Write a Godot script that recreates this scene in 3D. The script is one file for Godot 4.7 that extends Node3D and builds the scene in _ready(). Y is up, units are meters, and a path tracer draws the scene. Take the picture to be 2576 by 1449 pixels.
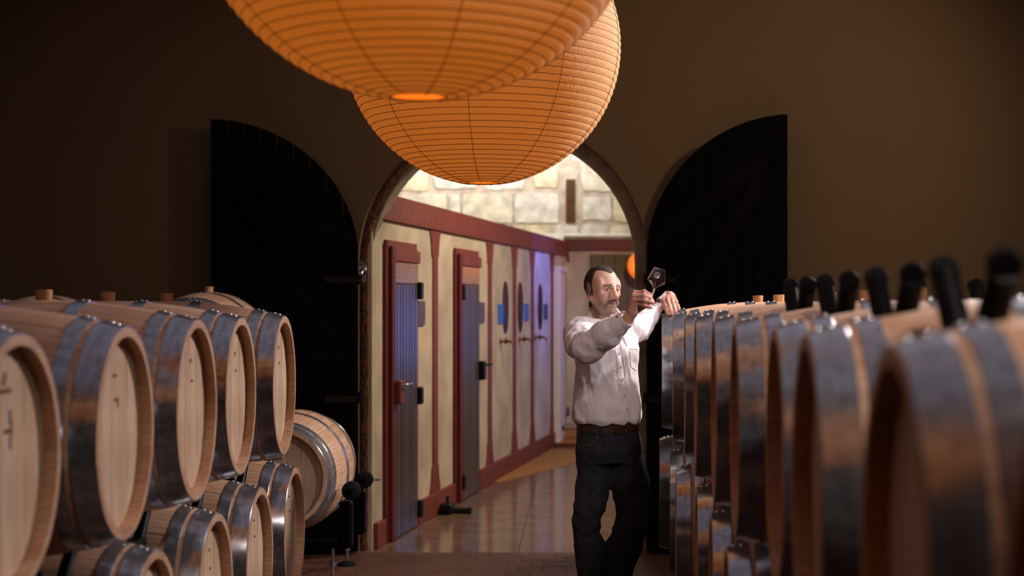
extends Node3D
# A wine cellar: two rows of stacked oak barrels, two paper lanterns, an open arch into a corridor of
# painted vats, and a man holding up a glass of red wine. Metres, y up, the aisle runs along -z.

const EYE := 1.595
const WALL_Z := -9.57
const FLOOD := Vector3(2.7, 3.60, -7.8)
const BLUE := Vector3(1.35, 3.4, -15.2)
const BLUE_AIM := Vector3(-0.45, 2.1, -15.9)
const MAN_FLOOD := Vector3(2.75, 3.60, -5.35)
const MAN_FILL := Vector3(1.1, 3.60, -3.1)
const MAN_AIM := Vector3(0.16, 1.30, -7.0)
const AISLE_FLOOD := Vector3(1.1, 3.60, -1.5)
const AISLE_AIM := Vector3(1.0, 1.6, -2.9)
const WASH := Vector3(2.6, 3.50, -6.6)
const WASH_AIM := Vector3(0.8, 2.3, WALL_Z)
const CORR := Vector3(1.45, 4.0, -11.4)
const CORR_AIM := Vector3(-0.85, 1.0, -13.0)
const FLOOD_AIM := Vector3(-1.3, 0.8, -5.5)
var M := {}
var taken := {}
var rng := RandomNumberGenerator.new()

func _ready() -> void:
	rng.seed = 7
	camera_and_sky()
	lights()
	materials()
	room()
	corridor()
	door_leaves()
	lanterns()
	barrels()
	racks()
	small_things()
	person()

# ---------------------------------------------------------------- camera, sky, light
func camera_and_sky() -> void:
	var cam := Camera3D.new()
	cam.name = "camera"
	var at := CameraAttributesPhysical.new()
	at.frustum_focal_length = 50.0
	at.frustum_focus_distance = 6.85
	at.exposure_aperture = 2.1
	at.frustum_near = 0.05
	at.frustum_far = 100.0
	cam.attributes = at
	cam.projection = Camera3D.PROJECTION_FRUSTUM
	cam.near = 0.05
	cam.size = 0.05 * 1449.0 / 3750.0
	cam.frustum_offset = Vector2(-172.0, 40.5) * 0.05 / 3750.0
	cam.position = Vector3(0, EYE, 0)
	add_child(cam)
	cam.current = true
	var we := WorldEnvironment.new()
	we.name = "world_environment"
	var e := Environment.new()
	e.background_mode = Environment.BG_COLOR
	e.background_color = Color(0.0, 0.0, 0.0)
	e.tonemap_mode = Environment.TONE_MAPPER_LINEAR
	e.tonemap_exposure = 1.0
	e.sdfgi_enabled = true
	e.ssao_enabled = true
	e.ssil_enabled = true
	we.environment = e
	add_child(we)

func aim(l: Node3D, from: Vector3, to: Vector3) -> void:
	add_child(l)
	l.position = from
	l.look_at_from_position(from, to, Vector3.UP if absf((to - from).normalized().y) < 0.98 else Vector3.RIGHT)

func spot(called: String, from: Vector3, to: Vector3, c: Color, energy: float, angle: float, soft: float, size: float) -> void:
	var l := SpotLight3D.new()
	l.name = called
	l.light_color = c
	l.light_energy = energy
	l.spot_angle = angle
	l.spot_angle_attenuation = soft
	l.light_size = size
	l.spot_range = 40.0
	l.spot_attenuation = 2.0
	l.shadow_enabled = true
	aim(l, from, to)

func area(called: String, from: Vector3, to: Vector3, c: Color, energy: float, size: Vector2) -> void:
	var l := AreaLight3D.new()
	l.name = called
	l.light_color = c
	l.light_energy = energy
	l.area_size = size
	l.area_range = 40.0
	l.area_attenuation = 2.0
	l.area_normalize_energy = true
	l.shadow_enabled = true
	aim(l, from, to)

func lights() -> void:
	# spots out of view: the key lights the left barrels, others follow
	spot("unseen_key_flood", FLOOD, FLOOD_AIM, Color(1.0, 0.95, 0.93), 19.0, 45.0, 0.45, 0.2)
	spot("unseen_wall_wash", WASH, WASH_AIM, Color(1.0, 0.88, 0.74), 2.4, 42.0, 0.8, 0.1)  # unseen, brightens the wall right of the arch
	spot("unseen_rear_wash", Vector3(0.0, 3.6, 1.2), Vector3(0.0, 1.2, 3.5), Color(1.0, 0.74, 0.70), 0.7, 60.0, 0.8, 0.1)  # unseen, lights the wall behind the viewer for the hoops to reflect
	spot("unseen_man_fill", MAN_FILL, MAN_AIM, Color(1.0, 0.95, 0.95), 3.6, 10.0, 0.6, 0.15)  # unseen, lifts the front of the shirt
	spot("unseen_aisle_flood", AISLE_FLOOD, AISLE_AIM, Color(1.0, 0.93, 0.88), 4.0, 42.0, 0.6, 0.15)  # unseen, lights the tops of the nearest right barrels
	spot("unseen_man_flood", MAN_FLOOD, MAN_AIM, Color(1.0, 0.95, 0.97), 8.0, 12.0, 0.6, 0.12)  # unseen, lights the man from the right
	# broad pale source out of view overhead, for the hoop tops and walls
	area("unseen_ceiling_light", Vector3(0.1, 3.80, -5.2), Vector3(0.1, 0.0, -5.2), Color(0.88, 0.91, 1.0), 1.9, Vector2(6.4, 7.8))
	# corridor sources, all out of view: gable strip, warm spot, blue window, blue spot
	area("unseen_gable_strip", Vector3(-1.3, 3.9, -17.7), Vector3(-1.3, 3.7, -19.0), Color(1.0, 0.98, 0.95), 7.2, Vector2(3.4, 0.3))  # unseen, lights the stone gable only
	spot("unseen_corridor_flood", CORR, CORR_AIM, Color(1.0, 0.91, 0.82), 14.0, 66.0, 0.6, 0.3)  # unseen, lights the vat fronts
	area("unseen_window_light", Vector3(1.66, 1.35, -15.9), Vector3(-0.4, 1.5, -15.8), Color(0.45, 0.55, 1.0), 1.0, Vector2(1.1, 0.9))  # light of the unseen blue window
	spot("unseen_blue_wash", BLUE, BLUE_AIM, Color(0.28, 0.36, 1.0), 9.0, 22.0, 0.9, 0.08)  # unseen, tints the far vats blue

# ---------------------------------------------------------------- naming
func numbered(called: String) -> String:
	if not taken.has(called):
		taken[called] = 0
		return called
	taken[called] += 1
	return "%s_%03d" % [called, taken[called]]

func thing(called: String, label: String, category: String, at := Vector3.ZERO, group := "") -> Node3D:
	var o := Node3D.new()
	o.name = numbered(called)
	o.position = at
	tag(o, label, category, group)
	add_child(o)
	return o

func tag(o: Node, label: String, category: String, group := "") -> void:
	o.set_meta("label", label)
	o.set_meta("category", category)
	if group:
		o.set_meta("group", group)

func part(called: String, mesh: Mesh, mat: Material, parent: Node, xf := Transform3D()) -> MeshInstance3D:
	var o := MeshInstance3D.new()
	o.name = called
	o.mesh = mesh
	o.material_override = null
	if mesh is ArrayMesh or mesh is PrimitiveMesh:
		o.set_surface_override_material(0, mat) if mesh.get_surface_count() > 0 else null
	o.transform = xf
	parent.add_child(o, true)
	return o

func struct(called: String, mesh: Mesh, mat: Material, label: String, category: String, xf := Transform3D()) -> MeshInstance3D:
	var o := part(numbered(called), mesh, mat, self, xf)
	tag(o, label, category)
	o.set_meta("kind", "structure")
	return o

# ---------------------------------------------------------------- mesh building
class MB:
	var v := PackedVector3Array()
	var n := PackedVector3Array()
	var c := PackedColorArray()
	var i := PackedInt32Array()

	func tri(a: Vector3, b: Vector3, d: Vector3, out: Vector3) -> void:
		var nn := (b - a).cross(d - a)
		if nn.length_squared() < 1e-16:
			return
		nn = nn.normalized()
		var k := v.size()
		if nn.dot(out) >= 0.0:
			v.append_array([a, d, b])
		else:
			nn = -nn
			v.append_array([a, b, d])
		n.append_array([nn, nn, nn])
		i.append_array([k, k + 1, k + 2])

	func quad(a: Vector3, b: Vector3, d: Vector3, e: Vector3, out: Vector3) -> void:
		tri(a, b, d, out)
		tri(a, d, e, out)

	func squad(p: Array, q: Array) -> void:
		# a smooth quad: corners in order round it, with their normals
		var k := v.size()
		for x: Vector3 in p:
			v.append(x)
		for x: Vector3 in q:
			n.append(x)
		var nn: Vector3 = (p[1] - p[0]).cross(p[2] - p[0])
		if nn.length_squared() < 1e-16:
			nn = (p[2] - p[0]).cross(p[3] - p[0])
		if nn.dot(q[0] + q[1] + q[2] + q[3]) >= 0.0:
			i.append_array([k, k + 2, k + 1, k, k + 3, k + 2])
		else:
			i.append_array([k, k + 1, k + 2, k, k + 2, k + 3])

	func done() -> ArrayMesh:
		var arr := []
		arr.resize(Mesh.ARRAY_MAX)
		arr[Mesh.ARRAY_VERTEX] = v
		arr[Mesh.ARRAY_NORMAL] = n
		if c.size() == v.size():
			arr[Mesh.ARRAY_COLOR] = c
		arr[Mesh.ARRAY_INDEX] = i
		var m := ArrayMesh.new()
		m.add_surface_from_arrays(Mesh.PRIMITIVE_TRIANGLES, arr)
		return m

	# a box with chamfered edges
	func box(at: Vector3, size: Vector3, ch := 0.003, b := Basis()) -> void:
		var h := size * 0.5
		ch = minf(ch, minf(h.x, minf(h.y, h.z)) * 0.8)
		var ax := [b.x, b.y, b.z]
		for a in 3:
			var u := (a + 1) % 3
			var w := (a + 2) % 3
			for s: float in [-1.0, 1.0]:
				var f: Vector3 = at + ax[a] * (s * h[a])
				var eu: Vector3 = ax[u] * (h[u] - ch)
				var ew: Vector3 = ax[w] * (h[w] - ch)
				quad(f + eu + ew, f - eu + ew, f - eu - ew, f + eu - ew, ax[a] * s)
				if ch <= 0.0:
					continue
				for t: float in [-1.0, 1.0]:
					# the edge between the faces a and u
					var p: Vector3 = at + ax[a] * (s * h[a]) + ax[u] * (t * (h[u] - ch))
					var q: Vector3 = at + ax[a] * (s * (h[a] - ch)) + ax[u] * (t * h[u])
					quad(p + ew, p - ew, q - ew, q + ew, ax[a] * s + ax[u] * t)
					if a == 0:
						for r: float in [-1.0, 1.0]:
							var c1: Vector3 = at + ax[0] * (s * h[0]) + ax[1] * (t * (h[1] - ch)) + ax[2] * (r * (h[2] - ch))
							var c2: Vector3 = at + ax[0] * (s * (h[0] - ch)) + ax[1] * (t * h[1]) + ax[2] * (r * (h[2] - ch))
							var c3: Vector3 = at + ax[0] * (s * (h[0] - ch)) + ax[1] * (t * (h[1] - ch)) + ax[2] * (r * h[2])
							tri(c1, c2, c3, ax[0] * s + ax[1] * t + ax[2] * r)

	# an outline in x,y pulled along z from z0 to z1
	func extrude(poly: PackedVector2Array, z0: float, z1: float, xf := Transform3D()) -> void:
		if Geometry2D.is_polygon_clockwise(poly):
			poly = poly.duplicate()
			poly.reverse()
		var t := Geometry2D.triangulate_polygon(poly)
		var up := xf.basis.z
		for k in range(0, t.size(), 3):
			var a := poly[t[k]]
			var b := poly[t[k + 1]]
			var d := poly[t[k + 2]]
			tri(xf * Vector3(a.x, a.y, z1), xf * Vector3(b.x, b.y, z1), xf * Vector3(d.x, d.y, z1), up)
			tri(xf * Vector3(a.x, a.y, z0), xf * Vector3(b.x, b.y, z0), xf * Vector3(d.x, d.y, z0), -up)
		for k in poly.size():
			var a := poly[k]
			var b := poly[(k + 1) % poly.size()]
			var o := Vector2(b.y - a.y, a.x - b.x)
			quad(xf * Vector3(a.x, a.y, z0), xf * Vector3(b.x, b.y, z0), xf * Vector3(b.x, b.y, z1), xf * Vector3(a.x, a.y, z1), xf.basis * Vector3(o.x, o.y, 0))

	# a profile of (radius, height) turned about y; smooth round, and along where the bend is gentle
	func lathe(prof: PackedVector2Array, segs: int, xf := Transform3D(), bend := 0.7) -> void:
		var m := prof.size()
		var sn := PackedVector2Array()
		for k in m - 1:
			var d := (prof[k + 1] - prof[k]).normalized()
			sn.append(Vector2(d.y, -d.x))
		for k in m - 1:
			var na := sn[k]
			var nb := sn[k]
			if k > 0 and sn[k].dot(sn[k - 1]) > bend:
				na = (sn[k] + sn[k - 1]).normalized()
			if k < m - 2 and sn[k].dot(sn[k + 1]) > bend:
				nb = (sn[k] + sn[k + 1]).normalized()
			for s in segs:
				var a0 := TAU * s / segs
				var a1 := TAU * (s + 1) / segs
				var d0 := Vector3(cos(a0), 0, sin(a0))
				var d1 := Vector3(cos(a1), 0, sin(a1))
				var up := Vector3.UP
				squad([xf * (d0 * prof[k].x + up * prof[k].y), xf * (d1 * prof[k].x + up * prof[k].y), xf * (d1 * prof[k + 1].x + up * prof[k + 1].y), xf * (d0 * prof[k + 1].x + up * prof[k + 1].y)],
					[xf.basis * (d0 * na.x + up * na.y), xf.basis * (d1 * na.x + up * na.y), xf.basis * (d1 * nb.x + up * nb.y), xf.basis * (d0 * nb.x + up * nb.y)])

	# a round tube through points, with a radius at each
	func tube(p: PackedVector3Array, r: PackedFloat32Array, segs := 8, closed := false) -> void:
		var m := p.size()
		var rings := []
		var norms := []
		var last := Vector3.ZERO
		for k in m:
			var d: Vector3
			if closed:
				d = (p[(k + 1) % m] - p[(k + m - 1) % m]).normalized()
			else:
				d = (p[mini(k + 1, m - 1)] - p[maxi(k - 1, 0)]).normalized()
			if last == Vector3.ZERO:
				last = d.cross(Vector3.UP if absf(d.y) < 0.9 else Vector3.RIGHT).normalized()
			last = (last - d * last.dot(d)).normalized()
			var w := d.cross(last)
			var ring := PackedVector3Array()
			var nn := PackedVector3Array()
			for s in segs:
				var a := TAU * s / segs
				var q := last * cos(a) + w * sin(a)
				ring.append(p[k] + q * r[k])
				nn.append(q)
			rings.append(ring)
			norms.append(nn)
		for k in (m if closed else m - 1):
			var k2 := (k + 1) % m
			for s in segs:
				var s2 := (s + 1) % segs
				squad([rings[k][s], rings[k][s2], rings[k2][s2], rings[k2][s]], [norms[k][s], norms[k][s2], norms[k2][s2], norms[k2][s]])
		if not closed:
			for s in range(1, segs - 1):
				tri(rings[0][0], rings[0][s], rings[0][s + 1], p[0] - p[1])
				tri(rings[m - 1][0], rings[m - 1][s], rings[m - 1][s + 1], p[m - 1] - p[m - 2])

func box_mesh(size: Vector3, ch := 0.003, at := Vector3.ZERO, b := Basis()) -> ArrayMesh:
	var m := MB.new()
	m.box(at, size, ch, b)
	return m.done()

func lathe_mesh(prof: Array, segs := 32, xf := Transform3D(), bend := 0.7) -> ArrayMesh:
	var m := MB.new()
	m.lathe(PackedVector2Array(prof), segs, xf, bend)
	return m.done()

func tube_mesh(p: Array, r: Array, segs := 8, closed := false) -> ArrayMesh:
	var m := MB.new()
	m.tube(PackedVector3Array(p), PackedFloat32Array(r), segs, closed)
	return m.done()

func ext_mesh(poly: Array, z0: float, z1: float, xf := Transform3D()) -> ArrayMesh:
	var m := MB.new()
	m.extrude(PackedVector2Array(poly), z0, z1, xf)
	return m.done()

# ---------------------------------------------------------------- materials
func noise_tex(kind: int, freq: float, octaves: int, lo: Color, hi: Color, size := 512, as_normal := false, bump := 4.0, sd := 1) -> NoiseTexture2D:
	var nz := FastNoiseLite.new()
	nz.noise_type = kind
	nz.frequency = freq
	nz.fractal_octaves = octaves
	nz.seed = sd
	var t := NoiseTexture2D.new()
	t.width = size
	t.height = size
	t.seamless = true
	t.noise = nz
	if as_normal:
		t.as_normal_map = true
		t.bump_strength = bump
	else:
		var g := Gradient.new()
		g.set_color(0, lo)
		g.set_color(1, hi)
		t.color_ramp = g
	return t

func mat(c: Color, rough := 0.7, metal := 0.0, tex: Texture2D = null, scale := Vector3.ONE, world := false, normal: Texture2D = null, nscale := 1.0) -> StandardMaterial3D:
	var m := StandardMaterial3D.new()
	m.albedo_color = c
	m.roughness = rough
	m.metallic = metal
	if tex:
		m.albedo_texture = tex
	if normal:
		m.normal_enabled = true
		m.normal_texture = normal
		m.normal_scale = nscale
	if tex or normal:
		m.uv1_triplanar = true
		m.uv1_world_triplanar = world
		m.uv1_scale = scale
	return m

func materials() -> void:
	var grain := noise_tex(FastNoiseLite.TYPE_SIMPLEX, 0.012, 4, Color(0.80, 0.76, 0.71), Color(1.0, 1.0, 1.0), 512)
	var mottled := noise_tex(FastNoiseLite.TYPE_SIMPLEX, 0.012, 5, Color(0.78, 0.77, 0.76), Color(1, 1, 1), 512, false, 4.0, 5)
	var blotch := noise_tex(FastNoiseLite.TYPE_SIMPLEX, 0.02, 4, Color(0.66, 0.67, 0.70), Color(1, 1, 1), 256, false, 4.0, 9)
	var rough_n := noise_tex(FastNoiseLite.TYPE_SIMPLEX, 0.05, 5, Color.BLACK, Color.WHITE, 512, true, 6.0, 3)
	var fine_n := noise_tex(FastNoiseLite.TYPE_SIMPLEX, 0.12, 3, Color.BLACK, Color.WHITE, 512, true, 5.0, 4)
	M.staves = []
	for k: Color in [Color(0.85, 0.69, 0.57), Color(0.82, 0.66, 0.54), Color(0.87, 0.72, 0.61), Color(0.80, 0.63, 0.52), Color(0.84, 0.67, 0.55)]:
		M.staves.append(mat(k, 0.55, 0.0, grain, Vector3(0.7, 9.0, 9.0)))
	M.heads = []
	for k: Color in [Color(0.88, 0.76, 0.65), Color(0.86, 0.73, 0.62), Color(0.90, 0.79, 0.69)]:
		M.heads.append(mat(k, 0.6, 0.0, grain, Vector3(9.0, 0.7, 9.0)))
	M.steel = mat(Color(0.74, 0.755, 0.79), 0.20, 0.78, blotch, Vector3(5, 5, 5), false, fine_n, 0.03)
	M.rivet = mat(Color(0.86, 0.87, 0.88), 0.16, 1.0)
	M.bung = mat(Color(0.80, 0.60, 0.40), 0.7, 0.0, grain, Vector3(6, 2, 6))
	M.stamp = mat(Color(0.40, 0.26, 0.19), 0.8)
	M.ink = mat(Color(0.10, 0.04, 0.02), 0.8)
	var speck := noise_tex(FastNoiseLite.TYPE_SIMPLEX, 0.09, 3, Color(0.84, 0.83, 0.82), Color(1, 1, 1), 512, false, 4.0, 61)
	M.plaster = mat(Color(0.50, 0.405, 0.285), 0.95, 0.0, speck, Vector3(0.5, 0.5, 0.5), true, fine_n, 0.6)
	M.plaster.uv1_scale = Vector3(2.7, 2.7, 2.7)
	M.plaster_smooth = mat(Color(0.45, 0.40, 0.34), 0.92, 0.0, mottled, Vector3(0.7, 0.7, 0.7), true)
	M.jamb = mat(Color(0.66, 0.60, 0.50), 0.9, 0.0, mottled, Vector3(1.2, 1.2, 1.2), true, rough_n, 0.5)
	M.jamb_rough = mat(Color(0.58, 0.42, 0.33), 0.95, 0.0, noise_tex(FastNoiseLite.TYPE_SIMPLEX, 0.02, 5, Color(0.55, 0.45, 0.35), Color(1, 1, 1), 512, false, 4.0, 12), Vector3(3, 1.2, 3), true, rough_n, 1.6)
	M.terracotta = []
	for k: Color in [Color(0.37, 0.22, 0.165), Color(0.39, 0.24, 0.18), Color(0.35, 0.21, 0.16)]:
		M.terracotta.append(mat(k, 0.55, 0.0, mottled, Vector3(3, 3, 3), true))
	M.grout = mat(Color(0.44, 0.34, 0.28), 0.9, 0.0, mottled, Vector3(2, 2, 2), true)
	M.floor_dark = mat(Color(0.42, 0.30, 0.25), 0.7, 0.0, mottled, Vector3(2, 2, 2), true)
	M.polished = mat(Color(0.50, 0.42, 0.35), 0.12, 0.0, noise_tex(FastNoiseLite.TYPE_SIMPLEX, 0.010, 5, Color(0.82, 0.77, 0.72), Color(1, 1, 1), 512, false, 4.0, 21), Vector3(0.5, 0.7, 0.7), true, fine_n, 0.012)
	M.sandy = mat(Color(0.72, 0.52, 0.28), 0.95, 0.0, mottled, Vector3(3, 3, 3), true, rough_n, 1.2)
	M.cream = mat(Color(0.82, 0.76, 0.66), 0.85, 0.0, mottled, Vector3(0.25, 0.25, 0.25), true)
	M.red_paint = mat(Color(0.52, 0.24, 0.16), 0.6, 0.0, mottled, Vector3(1.5, 1.5, 1.5), true)
	M.deep_red = mat(Color(0.38, 0.10, 0.07), 0.55)
	M.hatch = mat(Color(0.17, 0.035, 0.03), 0.5)
	M.door_boards = []
	for k: Color in [Color(0.34, 0.32, 0.33), Color(0.30, 0.29, 0.31), Color(0.37, 0.34, 0.34)]:
		M.door_boards.append(mat(k, 0.30, 0.0, grain, Vector3(9, 0.7, 9)))
	M.door_pale = mat(Color(0.62, 0.52, 0.44), 0.3, 0.0, grain, Vector3(1, 6, 6))
	M.iron = mat(Color(0.045, 0.045, 0.05), 0.45, 0.3)
	M.black_steel = mat(Color(0.13, 0.13, 0.15).srgb_to_linear(), 0.42, 0.0)
	M.rubber = mat(Color(0.085, 0.085, 0.10), 0.85)
	M.black_wood = []
	for k: Color in [Color(0.17, 0.14, 0.135).srgb_to_linear(), Color(0.16, 0.135, 0.13).srgb_to_linear(), Color(0.18, 0.148, 0.14).srgb_to_linear()]:
		M.black_wood.append(mat(k, 0.75, 0.0, grain, Vector3(9, 0.7, 9)))
	M.black_brace = mat(Color(0.044, 0.032, 0.030), 0.7, 0.0, grain, Vector3(3, 3, 9))
	for bm: StandardMaterial3D in [M.black_wood[0], M.black_wood[1], M.black_wood[2], M.black_brace, M.black_steel, M.rubber]:
		bm.metallic_specular = 0.22
	M.mortar = mat(Color(0.84, 0.78, 0.71), 0.95, 0.0, mottled, Vector3(0.8, 0.8, 0.8), true, rough_n, 0.15)
	M.stones = []
	for k: Color in [Color(0.95, 0.90, 0.76), Color(0.95, 0.93, 0.89), Color(0.94, 0.91, 0.82)]:
		M.stones.append(mat(k, 0.92, 0.0, mottled, Vector3(0.7, 0.7, 0.7), true, rough_n, 0.15))
	M.niche = mat(Color(0.36, 0.22, 0.12), 0.85, 0.0, mottled, Vector3(3, 3, 3), true)
	M.slate = mat(Color(0.34, 0.31, 0.33), 0.6)
	M.blue_sign = mat(Color(0.20, 0.42, 0.78), 0.6)
	M.dark_sign = mat(Color(0.15, 0.24, 0.32), 0.6)
	M.brass = mat(Color(0.45, 0.33, 0.14), 0.4, 0.9)
	M.white_paint = mat(Color(0.86, 0.83, 0.77), 0.6)
	M.gate = mat(Color(0.42, 0.40, 0.29), 0.7, 0.0, grain, Vector3(6, 1, 6))
	M.chrome = mat(Color(0.75, 0.76, 0.80), 0.22, 1.0)
	M.gold = mat(Color(0.85, 0.80, 0.70), 0.2, 1.0)
	var paper := mat(Color(0.80, 0.68, 0.50), 0.85, 0.0, noise_tex(FastNoiseLite.TYPE_SIMPLEX, 0.02, 5, Color(0.90, 0.87, 0.82), Color(1, 1, 1), 512, false, 4.0, 31), Vector3(2, 2, 2), false, rough_n, 0.25)
	paper.emission_enabled = true
	paper.emission = Color(0.84, 0.43, 0.10)
	paper.emission_energy_multiplier = 0.52
	M.paper = paper
	M.bamboo = mat(Color(0.40, 0.23, 0.10), 0.7)
	var glow := mat(Color(1, 0.8, 0.5), 0.6)
	glow.emission_enabled = true
	glow.emission = Color(1.0, 0.62, 0.22)
	glow.emission_energy_multiplier = 2.2
	M.glow = glow
	var lens := mat(Color(1, 0.97, 0.92), 0.5)
	lens.emission_enabled = true
	lens.emission = Color(1.0, 0.96, 0.90)
	lens.emission_energy_multiplier = 1.5
	M.lens = lens  # glowing front of the unseen lamps
	var globe := mat(Color(0.9, 0.6, 0.3), 0.6)
	globe.emission_enabled = true
	globe.emission = Color(1.0, 0.48, 0.12)
	globe.emission_energy_multiplier = 0.7
	M.globe = globe
	var pane := mat(Color(0.8, 0.85, 1.0), 0.5)
	pane.emission_enabled = true
	pane.emission = Color(0.45, 0.58, 1.0)
	pane.emission_energy_multiplier = 1.6
	M.daylight = pane  # glow of the unseen blue window
	var sky := mat(Color(0.8, 0.85, 1.0), 0.5)
	sky.emission_enabled = true
	sky.emission = Color(0.80, 0.86, 1.0)
	sky.emission_energy_multiplier = 0.03
	M.ceiling_panel = sky  # glow of the unseen ceiling panel
	# the man
	M.skin = mat(Color.WHITE, 0.5)
	M.skin.vertex_color_use_as_albedo = true
	M.skin.subsurf_scatter_enabled = true
	M.skin.subsurf_scatter_strength = 0.10
	M.hair = mat(Color(0.20, 0.15, 0.12), 0.7, 0.0, noise_tex(FastNoiseLite.TYPE_SIMPLEX, 0.15, 2, Color(0.55, 0.5, 0.48), Color(1, 1, 1), 256), Vector3(8, 8, 8))
	M.shirt = mat(Color(0.86, 0.83, 0.84), 0.8, 0.0, null, Vector3(14, 14, 14), false, fine_n, 0.10)
	M.seam = mat(Color(0.72, 0.69, 0.70), 0.8)
	M.button = mat(Color(0.78, 0.74, 0.74), 0.35)
	M.button_dark = mat(Color(0.42, 0.38, 0.40), 0.4)
	M.denim = mat(Color(0.17, 0.175, 0.20), 0.9, 0.0, noise_tex(FastNoiseLite.TYPE_SIMPLEX, 0.02, 4, Color(0.5, 0.5, 0.55), Color(1, 1, 1), 512, false, 4.0, 41), Vector3(1.6, 0.8, 1.6), false, fine_n, 0.3)
	M.stitch = mat(Color(0.50, 0.36, 0.20), 0.8)
	M.leather = mat(Color(0.20, 0.095, 0.06), 0.5)
	M.boot = mat(Color(0.08, 0.06, 0.05), 0.5)
	M.lid = mat(Color(0.70, 0.53, 0.46), 0.55)
	M.mouth = mat(Color(0.26, 0.13, 0.11), 0.7)
	M.eye = mat(Color.WHITE, 0.2)
	M.eye.vertex_color_use_as_albedo = true
	var gl := StandardMaterial3D.new()
	gl.albedo_color = Color(1, 1, 1, 0.02)
	gl.roughness = 0.02
	gl.refraction_enabled = true
	gl.refraction_scale = 0.05
	gl.transparency = BaseMaterial3D.TRANSPARENCY_ALPHA
	M.glass = gl
	var thin := StandardMaterial3D.new()
	thin.albedo_color = Color(1, 0.98, 0.95, 0.004)
	thin.roughness = 0.02
	thin.transparency = BaseMaterial3D.TRANSPARENCY_ALPHA
	M.glass_thin = thin
	M.wine = mat(Color(0.16, 0.012, 0.02), 0.08)
	M.etch = mat(Color(0.80, 0.70, 0.66), 0.8)

# ---------------------------------------------------------------- the cellar shell
const ARCH_X := -0.497
const ARCH_Y := 1.86

func arch_outline(r: float, x0: float, x1: float, top: float) -> Array:
	var p := [Vector2(x0, -0.02), Vector2(ARCH_X - r, -0.02)]
	for k in 41:
		var a := PI - PI * k / 40.0
		p.append(Vector2(ARCH_X + r * cos(a), ARCH_Y + r * sin(a)))
	p.append_array([Vector2(ARCH_X + r, -0.02), Vector2(x1, -0.02), Vector2(x1, top), Vector2(x0, top)])
	return p

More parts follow.
